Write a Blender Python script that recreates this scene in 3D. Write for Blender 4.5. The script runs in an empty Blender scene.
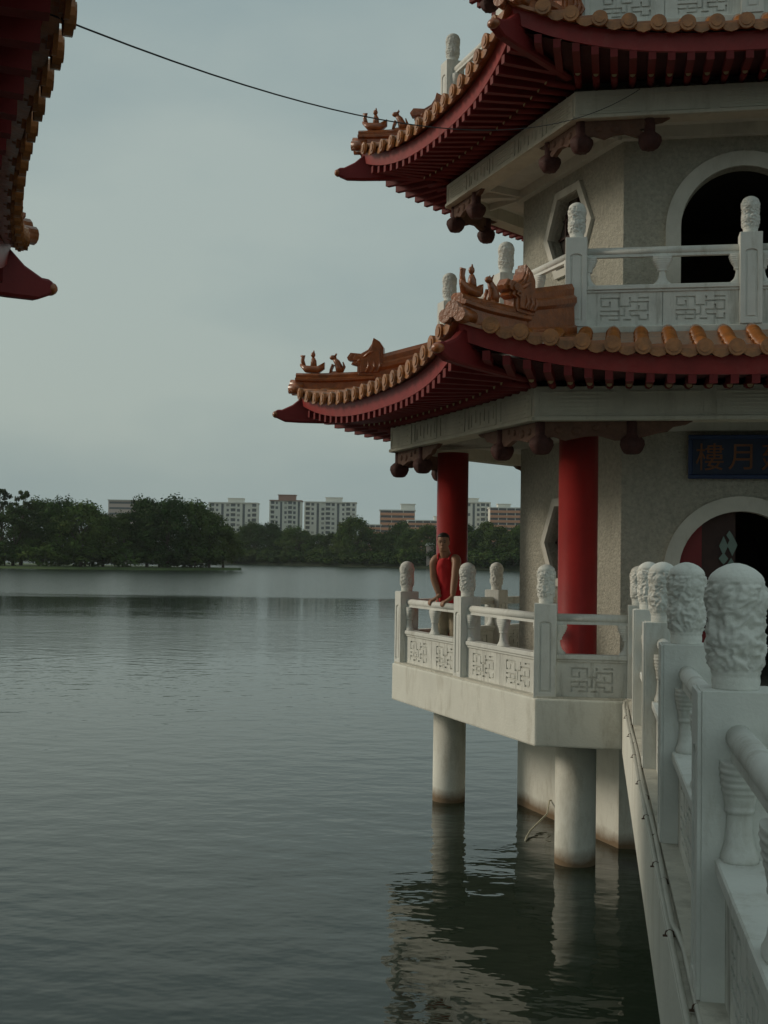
import bpy, bmesh, math, random
from mathutils import Vector, Matrix, noise
R = math.radians
C = bpy.context.scene.collection
SC = bpy.context.scene
random.seed(7)

# ------------------------------------------------------------------ camera
EYE = 3.294                                   # metres above the lake
F_PX, PITCH, ROLL = 1248.4, 0.0364, 0.0151
cam_d = bpy.data.cameras.new('camera'); cam = bpy.data.objects.new('camera', cam_d); C.objects.link(cam)
cp, sp, cr, sr = math.cos(PITCH), math.sin(PITCH), math.cos(ROLL), math.sin(ROLL)
fw = Vector((0, cp, sp)); u0 = Vector((0, -sp, cp)); r0 = Vector((1, 0, 0))
rt = r0*cr + u0*sr; up = u0*cr - r0*sr
cam.matrix_world = Matrix(((rt.x, up.x, -fw.x, 0), (rt.y, up.y, -fw.y, 0), (rt.z, up.z, -fw.z, EYE), (0, 0, 0, 1)))
cam_d.sensor_fit = 'AUTO'; cam_d.sensor_width = 36; cam_d.lens = 36*F_PX/1024
cam_d.clip_start = 0.05; cam_d.clip_end = 6000
SC.camera = cam

# ------------------------------------------------------------------ sky, sun, exposure
SUN_AZ, SUN_EL = R(168), R(24)                # azimuth counter-clockwise from +X
w = bpy.data.worlds.new('World'); SC.world = w; w.use_nodes = True
nt = w.node_tree; nt.nodes.clear()
def wn(t, **k):
    n = nt.nodes.new(t)
    for a, b in k.items(): setattr(n, a, b)
    return n
wo = wn('ShaderNodeOutputWorld'); bg = wn('ShaderNodeBackground')
sky = wn('ShaderNodeTexSky', sky_type='NISHITA', sun_disc=False)
sky.sun_elevation = SUN_EL; sky.sun_rotation = math.pi/2 - SUN_AZ
sky.air_density = 1.6; sky.dust_density = 5.0; sky.ozone_density = 1.0
tc = wn('ShaderNodeTexCoord'); mp = wn('ShaderNodeMapping'); mp.inputs['Scale'].default_value = (1, 1, 2.6)
nz = wn('ShaderNodeTexNoise'); nz.inputs['Scale'].default_value = 1.9; nz.inputs['Detail'].default_value = 6; nz.inputs['Roughness'].default_value = .5
rp = wn('ShaderNodeValToRGB')
rp.color_ramp.elements[0].position = .40; rp.color_ramp.elements[0].color = (2.42, 3.10, 3.12, 1)
rp.color_ramp.elements[1].position = .60; rp.color_ramp.elements[1].color = (3.15, 3.74, 3.55, 1)
mx = wn('ShaderNodeMix', data_type='RGBA'); mx.inputs['Factor'].default_value = .9
nt.links.new(tc.outputs['Generated'], mp.inputs['Vector']); nt.links.new(mp.outputs[0], nz.inputs['Vector'])
nt.links.new(nz.outputs['Fac'], rp.inputs['Fac'])
nt.links.new(sky.outputs[0], mx.inputs['A']); nt.links.new(rp.outputs[0], mx.inputs['B'])
nt.links.new(mx.outputs['Result'], bg.inputs['Color']); bg.inputs['Strength'].default_value = 0.12
nt.links.new(bg.outputs[0], wo.inputs[0])
sd = bpy.data.lights.new('sun', 'SUN'); so = bpy.data.objects.new('sun', sd); C.objects.link(so)
sd.energy = 1.25; sd.angle = R(14); sd.color = (1.0, .89, .73)
so.rotation_euler = Vector((math.cos(SUN_AZ)*math.cos(SUN_EL), math.sin(SUN_AZ)*math.cos(SUN_EL), math.sin(SUN_EL))).to_track_quat('Z', 'Y').to_euler()
vs = SC.view_settings; vs.view_transform = 'Standard'; vs.look = 'None'; vs.exposure = 0.0; vs.gamma = 1.0; vs.use_curve_mapping = False
SC.cycles.max_bounces = 6

# ------------------------------------------------------------------ materials
def mat(name, col, rough=.7, var=.15, vscale=3.0, bump=0.0, bscale=30.0, spec=.4, streak=0.0, band=None, dirt=None, coat=0, bdist=.02, world=False):
    m = bpy.data.materials.new(name); m.use_nodes = True; t = m.node_tree; b = t.nodes['Principled BSDF']
    L = t.links.new
    b.inputs['Roughness'].default_value = rough; b.inputs['Specular IOR Level'].default_value = spec
    if coat: b.inputs['Coat Weight'].default_value = coat; b.inputs['Coat Roughness'].default_value = .15
    tcn = t.nodes.new('ShaderNodeTexCoord'); geo = t.nodes.new('ShaderNodeNewGeometry')
    src = geo.outputs['Position']
    n = t.nodes.new('ShaderNodeTexNoise'); n.inputs['Scale'].default_value = vscale; n.inputs['Detail'].default_value = 8; n.inputs['Roughness'].default_value = .65
    L(src, n.inputs['Vector'])
    r = t.nodes.new('ShaderNodeValToRGB'); e = r.color_ramp.elements
    e[0].position = .3; e[1].position = .7
    e[0].color = tuple(c*(1-var) for c in col) + (1,); e[1].color = tuple(min(1, c*(1+var)) for c in col) + (1,)
    L(n.outputs['Fac'], r.inputs['Fac']); out = r.outputs[0]
    if dirt:                                    # blotchy wear with a shape of its own
        n2 = t.nodes.new('ShaderNodeTexNoise'); n2.inputs['Scale'].default_value = dirt[2]; n2.inputs['Detail'].default_value = 10; n2.inputs['Roughness'].default_value = .75
        mpn = t.nodes.new('ShaderNodeMapping'); mpn.inputs['Scale'].default_value = dirt[3] if len(dirt) > 3 else (1, 1, 1)
        L(src, mpn.inputs['Vector']); L(mpn.outputs[0], n2.inputs['Vector'])
        r2 = t.nodes.new('ShaderNodeValToRGB'); r2.color_ramp.elements[0].position = .52; r2.color_ramp.elements[1].position = .75
        r2.color_ramp.elements[1].color = (dirt[1],)*3 + (1,)
        L(n2.outputs['Fac'], r2.inputs['Fac'])
        m2 = t.nodes.new('ShaderNodeMix'); m2.data_type = 'RGBA'; m2.inputs['B'].default_value = tuple(dirt[0]) + (1,)
        L(r2.outputs[0], m2.inputs['Factor']); L(out, m2.inputs['A']); out = m2.outputs['Result']
    if band:                                    # waterline stain: colour, full height, fade height
        sx = t.nodes.new('ShaderNodeSeparateXYZ'); L(geo.outputs['Position'], sx.inputs[0])
        ad = t.nodes.new('ShaderNodeMath'); ad.operation = 'MULTIPLY_ADD'; ad.inputs[1].default_value = .22; L(n.outputs['Fac'], ad.inputs[0]); L(sx.outputs['Z'], ad.inputs[2])
        mr = t.nodes.new('ShaderNodeMapRange'); mr.inputs['From Min'].default_value = band[1]+.11; mr.inputs['From Max'].default_value = band[2]+.11
        mr.inputs['To Min'].default_value = .9; mr.inputs['To Max'].default_value = 0; L(ad.outputs[0], mr.inputs['Value'])
        m3 = t.nodes.new('ShaderNodeMix'); m3.data_type = 'RGBA'; m3.inputs['B'].default_value = tuple(band[0]) + (1,)
        L(mr.outputs[0], m3.inputs['Factor']); L(out, m3.inputs['A']); out = m3.outputs['Result']
    L(out, b.inputs['Base Color'])
    if bump:
        n4 = t.nodes.new('ShaderNodeTexNoise'); n4.inputs['Scale'].default_value = bscale; n4.inputs['Detail'].default_value = 6; n4.inputs['Roughness'].default_value = .6
        L(src, n4.inputs['Vector'])
        bp = t.nodes.new('ShaderNodeBump'); bp.inputs['Strength'].default_value = bump; bp.inputs['Distance'].default_value = bdist
        L(n4.outputs['Fac'], bp.inputs['Height']); L(bp.outputs[0], b.inputs['Normal'])
    return m
M = {}
M['stone'] = mat('painted_stone', (.69, .70, .66), .7, .07, 5, .25, 60, .3, dirt=((.30, .27, .19), .62, 4.5, (1, 1, .22)), bdist=.01)
M['panel'] = mat('weathered_panel', (.65, .655, .61), .8, .12, 6, .3, 50, .2, dirt=((.17, .165, .125), .85, 8.0, (1, 1, .10)), bdist=.01)
M['carved'] = mat('carved_stone', (.71, .715, .67), .7, .10, 14, .4, 70, .25, dirt=((.34, .33, .27), .6, 9.0), bdist=.01)
M['concrete'] = mat('white_concrete', (.74, .74, .67), .8, .07, 2, .25, 40, .2, dirt=((.36, .33, .25), .75, 2.2, (1, 1, .3)), band=((.16, .09, .035), .05, .20))
M['ledge'] = mat('ledge_concrete', (.56, .54, .47), .85, .18, 6, .3, 60, .2, dirt=((.20, .19, .15), .7, 5.0))
M['stucco'] = mat('rough_stucco', (.48, .465, .395), .9, .22, 22, 1.0, 34, .15, bdist=.04, dirt=((.30, .28, .22), .45, 2.6, (1, 1, .25)))
M['trim'] = mat('white_trim', (.62, .61, .55), .75, .1, 3, .2, 40, .2, dirt=((.32, .30, .23), .5, 4.0, (1, 1, .3)))
M['beam'] = mat('beam_plaster', (.56, .54, .45), .8, .1, 3, .2, 40, .2, dirt=((.27, .25, .18), .55, 3.0, (1.5, 1.5, .25)))
M['red'] = mat('red_paint', (.31, .020, .018), .42, .14, 3, .10, 30, .4, dirt=((.20, .035, .03), .6, 3.0, (1, 1, .2)))
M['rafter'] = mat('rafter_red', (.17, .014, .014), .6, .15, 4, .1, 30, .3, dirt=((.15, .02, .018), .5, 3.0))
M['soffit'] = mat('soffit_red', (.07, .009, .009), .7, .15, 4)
M['fascia'] = mat('fascia_red', (.30, .026, .024), .45, .2, 5, .1, 20, .4, dirt=((.36, .10, .085), .5, 4.0))
M['tile'] = mat('glazed_tile', (.33, .115, .028), .3, .4, 7, .25, 30, .5, dirt=((.09, .045, .02), .75, 5.0), coat=.3)
M['tile_end'] = mat('tile_end', (.35, .135, .038), .35, .45, 6, .3, 40, .5, dirt=((.16, .09, .04), .7, 7.0), coat=.1)
M['ridge'] = mat('ridge_glaze', (.29, .085, .022), .3, .4, 8, .35, 30, .5, dirt=((.08, .035, .017), .75, 6.0), coat=.3)
M['bracket'] = mat('carved_bracket', (.12, .060, .038), .7, .3, 12, .5, 40, .3, dirt=((.08, .04, .025), .6, 9.0))
M['bud'] = mat('pendant_red', (.065, .024, .020), .7, .3, 14, .5, 50, .3)
M['dot'] = mat('rafter_tip', (.55, .45, .25), .7, .2, 9)
M['inside'] = mat('dark_interior', (.075, .062, .052), .8)  # interior surfaces coloured dark in place of deep shade
M['frame_red'] = mat('door_red', (.20, .014, .016), .5, .1, 3)
M['dark_wood'] = mat('dark_lattice', (.05, .022, .018), .6, .2, 8)
M['green_glass'] = mat('green_glass', (.13, .20, .165), .25, .15, 6, spec=.6)
M['blue'] = mat('sign_blue', (.010, .021, .055), .5, .15, 6)
M['blue_edge'] = mat('sign_edge_blue', (.011, .030, .10), .45, .15, 6)
M['gold'] = mat('sign_gold', (.17, .055, .013), .4, .2, 9)
M['pipe'] = mat('pipe_grey', (.50, .49, .43), .55, .1, 6)
M['clip'] = mat('rusty_clip', (.10, .06, .04), .8, .2, 10)
M['cable'] = mat('black_cable', (.012, .012, .012), .6)
M['rope'] = mat('pale_rope', (.55, .52, .40), .8)
M['skin'] = mat('skin', (.34, .18, .11), .5, .06, 8, spec=.4)
M['hair'] = mat('hair', (.02, .014, .011), .5)
M['singlet'] = mat('red_cloth', (.50, .018, .022), .8, .08, 8)
M['trousers'] = mat('beige_cloth', (.42, .36, .26), .85, .08, 8)
M['shoe'] = mat('shoe', (.05, .045, .04), .6)
M['grass'] = mat('grass', (.055, .085, .022), .9, .35, .4)
M['far_land'] = mat('far_land', (.022, .034, .014), .9, .3, .05)
M['bark'] = mat('bark', (.07, .055, .04), .9, .2, 3)
M['bld_white'] = mat('block_white', (.70, .68, .62), .8, .05, .05)
M['bld_orange'] = mat('block_orange', (.62, .30, .19), .8, .05, .05)
M['bld_pink'] = mat('block_pink', (.55, .44, .40), .8, .05, .05)
M['bld_window_and_shade'] = mat('block_window_and_shade', (.13, .14, .15), .35, .2, .3)  # window glass, also the dark strips drawn for recess and corridor shade
M['bld_curtain'] = mat('block_curtain', (.34, .33, .30), .6, .2, .3)
M['bld_roof'] = mat('block_roof', (.33, .20, .16), .8, .05, .05)
def leaf_mat(name, col):
    m = mat(name, col, .75, .45, .35, spec=.08); t = m.node_tree; b_ = t.nodes['Principled BSDF']
    oi = t.nodes.new('ShaderNodeObjectInfo'); cr_ = t.nodes.new('ShaderNodeValToRGB'); e = cr_.color_ramp.elements   # each tree its own green
    e[0].color = (.62, .70, .60, 1); e[1].color = (1.55, 1.35, 1.15, 1); mm = t.nodes.new('ShaderNodeMix'); mm.data_type = 'RGBA'; mm.blend_type = 'MULTIPLY'; mm.inputs['Factor'].default_value = 1
    src = b_.inputs['Base Color'].links[0].from_socket
    t.links.new(oi.outputs['Random'], cr_.inputs['Fac']); t.links.new(src, mm.inputs['A']); t.links.new(cr_.outputs[0], mm.inputs['B']); t.links.new(mm.outputs['Result'], b_.inputs['Base Color'])
    return m
M['leaf_a'] = leaf_mat('leaf_dark', (.042, .078, .022))
M['leaf_b'] = leaf_mat('leaf_mid', (.050, .080, .024))
M['leaf_c'] = leaf_mat('leaf_olive', (.045, .060, .022))
# lake
mw = bpy.data.materials.new('lake_water'); mw.use_nodes = True; t = mw.node_tree; b = t.nodes['Principled BSDF']; L = t.links.new
b.inputs['Base Color'].default_value = (.016, .026, .017, 1); b.inputs['Roughness'].default_value = .045; b.inputs['IOR'].default_value = 1.33
g = t.nodes.new('ShaderNodeNewGeometry')
def wave(scale, sx, sy, rot, det=3):
    m_ = t.nodes.new('ShaderNodeMapping'); m_.inputs['Scale'].default_value = (sx, sy, 1); m_.inputs['Rotation'].default_value = (0, 0, rot)
    n_ = t.nodes.new('ShaderNodeTexNoise'); n_.inputs['Scale'].default_value = scale; n_.inputs['Detail'].default_value = det; n_.inputs['Roughness'].default_value = .5
    L(g.outputs['Position'], m_.inputs[0]); L(m_.outputs[0], n_.inputs['Vector']); return n_.outputs['Fac']
def mth(op, a, b_):
    n_ = t.nodes.new('ShaderNodeMath'); n_.operation = op
    for i, v in enumerate((a, b_)):
        if isinstance(v, (int, float)): n_.inputs[i].default_value = v
        else: L(v, n_.inputs[i])
    return n_.outputs[0]
# wind: ruffled beyond the pagoda, one calm streak some 80 m out, sheltered water close by
sxyz = t.nodes.new('ShaderNodeSeparateXYZ'); L(g.outputs['Position'], sxyz.inputs[0])
dist = mth('ADD', sxyz.outputs['Y'], mth('MULTIPLY', mth('SUBTRACT', wave(.06, .35, 1.0, .1, 4), .5), 40))
wr = t.nodes.new('ShaderNodeValToRGB'); wr.color_ramp.interpolation = 'EASE'
L(mth('DIVIDE', dist, 200.0), wr.inputs['Fac'])
el = wr.color_ramp.elements; el[0].position = .05; el[0].color = (.10,)*3+(1,); el[1].position = 1.0; el[1].color = (1,)*3+(1,)
for p_, v_ in ((.14, .16), (.26, .55), (.32, .60), (.36, .26), (.47, .26), (.52, .9)):
    e_ = el.new(p_); e_.color = (v_,)*3+(1,)
wind = wr.outputs[0]
rg_ = t.nodes.new('ShaderNodeMapRange'); rg_.inputs['From Min'].default_value = .1; rg_.inputs['From Max'].default_value = 1; rg_.inputs['To Min'].default_value = .03; rg_.inputs['To Max'].default_value = .19
L(wind, rg_.inputs['Value']); L(rg_.outputs[0], b.inputs['Roughness'])
calm = t.nodes.new('ShaderNodeMapRange'); calm.inputs['From Min'].default_value = 16; calm.inputs['From Max'].default_value = 60; calm.inputs['To Min'].default_value = 1; calm.inputs['To Max'].default_value = .4
L(dist2 := sxyz.outputs['Y'], calm.inputs['Value'])
h1 = mth('MULTIPLY', mth('MULTIPLY', wave(1.55, .9, 1.2, .45, 3), .022), calm.outputs[0])
h2 = mth('MULTIPLY', mth('MULTIPLY', wave(4.6, .8, 1.1, -.3, 3), .015), wind)
h3 = mth('MULTIPLY', wave(.45, 1, 1.2, .5, 2), .014)
hh = mth('ADD', mth('ADD', h1, h2), h3)
bp = t.nodes.new('ShaderNodeBump'); bp.inputs['Strength'].default_value = 1.0; bp.inputs['Distance'].default_value = 1.0
L(hh, bp.inputs['Height']); L(bp.outputs[0], b.inputs['Normal'])
M['water'] = mw

# ------------------------------------------------------------------ helpers
class MB:
    """collects geometry for ONE mesh"""
    def __init__(s): s.v = []; s.f = []; s.m = []; s.sm = []
    def add(s, vs_, fs, mi=0, smooth=False, mtx=None):
        o = len(s.v)
        for p in vs_:
            p = Vector(p); s.v.append(mtx @ p if mtx else p)
        for f in fs: s.f.append([o+i for i in f]); s.m.append(mi); s.sm.append(smooth)
        return s
    def box(s, c, d, mtx=None, mi=0):
        x, y, z = (q/2 for q in d); cx, cy, cz = c
        v = [(cx+i*x, cy+j*y, cz+k*z) for i in (-1, 1) for j in (-1, 1) for k in (-1, 1)]
        return s.add(v, [(0, 1, 3, 2), (4, 6, 7, 5), (0, 4, 5, 1), (2, 3, 7, 6), (0, 2, 6, 4), (1, 5, 7, 3)], mi, False, mtx)
    def prism(s, poly, y0, y1, mtx=None, mi=0, smooth=False):
        """polygon in x,z extruded along y"""
        n = len(poly)
        v = [(p[0], y0, p[1]) for p in poly] + [(p[0], y1, p[1]) for p in poly]
        f = [tuple(range(n)), tuple(range(2*n-1, n-1, -1))]
        s.add(v, f, mi, False, mtx); o = len(s.v)-2*n
        for i in range(n):
            j = (i+1) % n; s.f.append([o+i, o+n+i, o+n+j, o+j]); s.m.append(mi); s.sm.append(smooth)
        return s
    def vprism(s, poly, z0, z1, mi=0):
        n = len(poly)
        v = [(p[0], p[1], z0) for p in poly] + [(p[0], p[1], z1) for p in poly]
        f = [tuple(range(n-1, -1, -1)), tuple(range(n, 2*n))] + [(i, (i+1) % n, n+(i+1) % n, n+i) for i in range(n)]
        return s.add(v, f, mi)
    def loft(s, secs, closed=True, caps=True, mi=0, smooth=True, mtx=None):
        n = len(secs[0]); v = [p for q in secs for p in q]; f = []
        for k in range(len(secs)-1):
            for i in range(n if closed else n-1):
                j = (i+1) % n; f.append((k*n+i, k*n+j, (k+1)*n+j, (k+1)*n+i))
        s.add(v, f, mi, smooth, mtx)
        if caps and closed:
            o = len(s.v)-len(v)
            s.f.append([o+i for i in range(n-1, -1, -1)]); s.m.append(mi); s.sm.append(False)
            e = o+(len(secs)-1)*n
            s.f.append([e+i for i in range(n)]); s.m.append(mi); s.sm.append(False)
        return s
    def tube(s, path, rad, n=8, mi=0, mtx=None):
        path = [Vector(p) for p in path]
        if not hasattr(rad, '__len__'): rad = [rad]*len(path)
        secs = []; ref = None
        for k, p in enumerate(path):
            d = (path[min(k+1, len(path)-1)]-path[max(k-1, 0)]).normalized()
            if ref is None: ref = Vector((0, 0, 1)) if abs(d.z) < .9 else Vector((1, 0, 0))
            a = d.cross(ref).normalized(); b_ = a.cross(d).normalized(); ref = b_
            secs.append([p+(a*math.cos(2*math.pi*i/n)+b_*math.sin(2*math.pi*i/n))*rad[k] for i in range(n)])
        return s.loft(secs, mi=mi, mtx=mtx)
    def lathe(s, prof, n=20, mi=0, mtx=None, fn=None):
        secs = []
        for r_, z in prof:
            q = []
            for i in range(n):
                a = 2*math.pi*i/n; rr = fn(r_, z, a) if fn else r_
                q.append((rr*math.cos(a), rr*math.sin(a), z))
            secs.append(q)
        return s.loft(secs, mi=mi, mtx=mtx)
    def ball(s, c, r3, n=12, m_=8, mi=0, mtx=None):
        secs = []
        for k in range(m_+1):
            th = math.pi*(k/m_); rr = max(.02, math.sin(th))
            secs.append([(c[0]+r3[0]*rr*math.cos(2*math.pi*i/n), c[1]+r3[1]*rr*math.sin(2*math.pi*i/n), c[2]-r3[2]*math.cos(th)) for i in range(n)])
        return s.loft(secs, mi=mi, mtx=mtx)
    def plate(s, outer, inner, y0, y1, mtx=None, mi=0, mi_in=None, back=True):
        """x,z outline with a hole, from y0 to y1; outer and inner have the same count"""
        n = len(outer); v = []
        for y in (y0, y1):
            v += [(p[0], y, p[1]) for p in outer] + [(p[0], y, p[1]) for p in inner]
        f = []; fi = []; fb = []
        for i in range(n):
            j = (i+1) % n
            f.append((i, j, n+j, n+i)); fb.append((2*n+i, 3*n+i, 3*n+j, 2*n+j))
            f.append((i, 2*n+i, 2*n+j, j)); fi.append((n+i, n+j, 3*n+j, 3*n+i))
        o = len(s.v); s.add(v, f, mi, False, mtx)
        for q in fi: s.f.append([o+i for i in q]); s.m.append(mi if mi_in is None else mi); s.sm.append(False)
        for q in fb: s.f.append([o+i for i in q]); s.m.append(mi if mi_in is None else mi_in); s.sm.append(False)
        return s
    def mesh(s, name, mats, bevel=0, seg=1, ang=35):
        me = bpy.data.meshes.new(name); me.from_pydata([tuple(p) for p in s.v], [], s.f)
        for m_ in (mats if isinstance(mats, (list, tuple)) else [mats]): me.materials.append(m_)
        for p, mi, sm in zip(me.polygons, s.m, s.sm): p.material_index = mi; p.use_smooth = sm
        bm = bmesh.new(); bm.from_mesh(me)
        bmesh.ops.remove_doubles(bm, verts=bm.verts, dist=1e-5) if bevel else None
        bmesh.ops.recalc_face_normals(bm, faces=bm.faces)
        if bevel:
            ed = [e for e in bm.edges if len(e.link_faces) == 2 and e.calc_face_angle(0) > R(ang)]
            bmesh.ops.bevel(bm, geom=ed, offset=bevel, segments=seg, affect='EDGES', profile=.6, clamp_overlap=True)
        bm.to_mesh(me); bm.free()
        return me
    def build(s, name, mats, parent=None, mtx=None, **k):
        return put(name, s.mesh(name, mats, **k), parent, mtx)
def put(name, me, parent=None, mtx=None):
    o = bpy.data.objects.new(name, me); C.objects.link(o)
    if parent: o.parent = parent
    if mtx is not None: o.matrix_local = mtx
    return o
def tag(o, label=None, cat=None, group=None, kind=None):
    if label: o['label'] = label
    if cat: o['category'] = cat
    if group: o['group'] = group
    if kind: o['kind'] = kind
    return o
def thing(name, label, cat, mtx=None, group=None):
    o = bpy.data.objects.new(name, None); C.objects.link(o); o.empty_display_size = .2
    if mtx is not None: o.matrix_world = mtx
    return tag(o, label, cat, group)
def kids(o): return [c for c in bpy.data.objects if c.parent == o]
def copy_tree(o, parent=None):
    c = o.copy(); C.objects.link(c)
    if parent: c.parent = parent
    for ch in kids(o): copy_tree(ch, c)
    return c
def TR(x=0, y=0, z=0, rz=0): return Matrix.Translation((x, y, z)) @ Matrix.Rotation(rz, 4, 'Z')
def RZ(a): return Matrix.Rotation(a, 4, 'Z')
T30 = math.tan(R(30))
def hexa(r_, off=0): return [(r_*math.cos(R(60*k-120)+off), r_*math.sin(R(60*k-120)+off)) for k in range(6)]
def arch_pts(hw, zb, zc, n=24):
    """door opening: width 2*hw, sill zb, arch centre zc; counter-clockwise"""
    p = [(-hw, zb), (hw, zb)] + [(hw*math.cos(math.pi*i/n), zc+hw*math.sin(math.pi*i/n)) for i in range(n+1)]
    return p
def hex_pts(r_, zc, xs=1): return [(r_*xs*math.cos(R(60*k)), zc+r_*math.sin(R(60*k))) for k in range(6)]
def rect_match(inner, x0, x1, z0, z1):
    """refine inner so that rays from its centre hit the rectangle's corners, return (outer, inner)"""
    cx = sum(p[0] for p in inner)/len(inner); cz = sum(p[1] for p in inner)/len(inner)
    def ang(p): return math.atan2(p[1]-cz, p[0]-cx) % (2*math.pi)
    pts = sorted(inner, key=ang); res = []
    def hit_inner(a):
        d = (math.cos(a), math.sin(a))
        for i in range(len(pts)):
            p, q = pts[i], pts[(i+1) % len(pts)]; ex, ez = q[0]-p[0], q[1]-p[1]
            den = d[0]*ez-d[1]*ex
            if abs(den) < 1e-9: continue
            tt = ((p[0]-cx)*ez-(p[1]-cz)*ex)/den; u_ = ((p[0]-cx)*d[1]-(p[1]-cz)*d[0])/den
            if tt > 0 and -1e-6 <= u_ <= 1+1e-6: return (cx+d[0]*tt, cz+d[1]*tt)
    angs = sorted(set([round(ang(p), 5) for p in pts] + [round(ang((x, z)), 5) for x in (x0, x1) for z in (z0, z1)]))
    o_, i_ = [], []
    for a in angs:
        d = (math.cos(a), math.sin(a)); tt = 1e9
        if d[0] > 1e-9: tt = min(tt, (x1-cx)/d[0])
        if d[0] < -1e-9: tt = min(tt, (x0-cx)/d[0])
        if d[1] > 1e-9: tt = min(tt, (z1-cz)/d[1])
        if d[1] < -1e-9: tt = min(tt, (z0-cz)/d[1])
        h = hit_inner(a)
        if h: o_.append((cx+d[0]*tt, cz+d[1]*tt)); i_.append(h)
    return o_, i_
def grow(poly, c, k): return [(c[0]+(p[0]-c[0])*k, c[1]+(p[1]-c[1])*k) for p in poly]

# ------------------------------------------------------------------ setting: lake, shores
s_ = MB(); s_.add([(-3000, -200, 0), (3000, -200, 0), (3000, 3500, 0), (-3000, 3500, 0)], [(0, 1, 2, 3)])
tag(s_.build('lake_water', M['water']), kind='structure')
def land(name, front, back_y, z0, z1, mt, slope=3.0):
    """a bank rising from below the water; front = list of (x, y) shoreline points left to right"""
    m_ = MB(); n = len(front)
    rows = [[(x, y-1.0, -.4) for x, y in front], [(x, y+slope*.4, z0) for x, y in front], [(x, y+slope*3, (z0+z1)/2) for x, y in front], [(x*1.0, back_y, z1) for x, y in front]]
    m_.loft(rows, closed=False, smooth=False)
    return tag(m_.build(name, mt), kind='structure')
def atx(px, Y): return (px-384)/F_PX*Y
rng = random.Random(3)
fr = []
for px, Y in ((-900, 246), (-300, 244), (-150, 243), (-60, 246), (0, 247), (40, 248), (80, 250), (120, 252), (150, 254), (180, 258), (200, 262), (220, 266), (236, 270), (241, 274)):
    fr.append((atx(px, Y), Y+rng.uniform(-.8, .8)))
isl = MB()
top = [(x, y+3, .45) for x, y in fr]
bk = [(x, 274+max(2, (fr[-1][0]-x)*.55), .55) for x, y in fr]
bk2 = [(x, 275+max(3, (fr[-1][0]-x)*.6), -.4) for x, y in fr]
isl.loft([[(x, y-.6, -.3) for x, y in fr], top, bk, bk2], closed=False, smooth=False)
tag(isl.build('island_ground', M['grass']), kind='structure')
ff = []
for px, Y in ((-2600, 640), (-1200, 560), (-400, 520), (0, 500), (150, 480), (240, 464), (320, 430), (400, 402), (470, 375), (530, 356), (620, 345), (900, 340), (1700, 350), (3000, 400)):
    ff.append((atx(px, Y), Y))
land('far_shore_ground', ff, 3400, .35, 3.0, M['far_land'], 1.2)

# ------------------------------------------------------------------ trees
def make_tree(seed, hgt, wid, leaf, base=.18, nclump=46, per=46, lsize=.42, airy=0.0):
    rg = random.Random(seed)
    tr = MB(); tr.tube([(0, 0, -.3), (rg.uniform(-.1, .1), 0, hgt*.2), (rg.uniform(-.3, .3), rg.uniform(-.3, .3), hgt*.45), (rg.uniform(-.4, .4), 0, hgt*.75)], [hgt*.03, hgt*.022, hgt*.016, hgt*.006], 7)
    cl = []
    for k in range(nclump):
        a = rg.uniform(0, 2*math.pi); u_ = rg.random()**.7; zf = base+(1-base)*u_*.95
        prof = math.sin(math.pi*min(1, max(.08, (zf-base*.5)/(1.06-base*.5)))**.8)
        rr = wid*prof*math.sqrt(rg.uniform(.15, 1))
        cl.append((rr*math.cos(a), rr*math.sin(a), zf*hgt))
    for k in range(6):
        c_ = cl[rg.randrange(len(cl))]; z0 = hgt*rg.uniform(.2, .5)
        tr.tube([(0, 0, z0), (c_[0]*.5, c_[1]*.5, (z0+c_[2])/2+.3), c_], [hgt*.011, hgt*.007, hgt*.002], 5)
    cr_ = MB()
    for c_ in cl:
        cs = wid*rg.uniform(.20, .36)*(1-airy*.4); mi = 0 if rg.random() < .6 else 1
        for j in range(per):
            d = Vector((rg.gauss(0, 1), rg.gauss(0, 1), rg.gauss(0, .75)));
            d = d.normalized()*cs*(rg.random()**.6)
            p = Vector(c_)+d
            if p.z < hgt*base*.6: p.z = hgt*base*.6+rg.random()*.6
            nrm = (d.normalized()*.8+Vector((rg.uniform(-1, 1), rg.uniform(-1, 1), rg.uniform(-.2, 1)))).normalized()
            a_ = nrm.orthogonal().normalized(); a_ = Matrix.Rotation(rg.uniform(0, 6.3), 3, nrm) @ a_; b_ = nrm.cross(a_)
            q = lsize*rg.uniform(.6, 1.4)
            cr_.add([p-a_*q, p+b_*q*.55, p+a_*q, p-b_*q*.55], [(0, 1, 2, 3)], mi)
    return tr.mesh('trunk', M['bark']), cr_.mesh('crown', [M[leaf], M['leaf_b']])
PROTO = {
 'broad': [make_tree(11+i, 14.3, 6.6, 'leaf_a', .14, 66, 120, .29) for i in range(3)],
 'round': [make_tree(31+i, 12.8, 5.6, 'leaf_b', .12, 52, 115, .29) for i in range(2)],
 'airy': [make_tree(51, 16.5, 3.6, 'leaf_c', .45, 26, 60, .26, 1.0)],
 'shrub': [make_tree(61, 5.8, 4.6, 'leaf_a', .02, 34, 70, .34)],
}
def tree(kind, i, x, y, z, s, label, group, rz=None, name=None):
    tm, cm = PROTO[kind][i % len(PROTO[kind])]
    o = thing(name or {'broad': 'broadleaf_tree', 'round': 'broadleaf_tree', 'airy': 'slender_tree', 'shrub': 'shrub'}[kind], label, 'shrub' if kind == 'shrub' else 'tree',
              Matrix.Translation((x, y, z)) @ RZ(rz if rz is not None else (i*1.7+x*.3)) @ Matrix.Diagonal((s[0], s[0], s[1], 1)), group)
    put('trunk', tm, o); put('crown', cm, o)
    return o
IG = 'trees on the near island'
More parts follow.
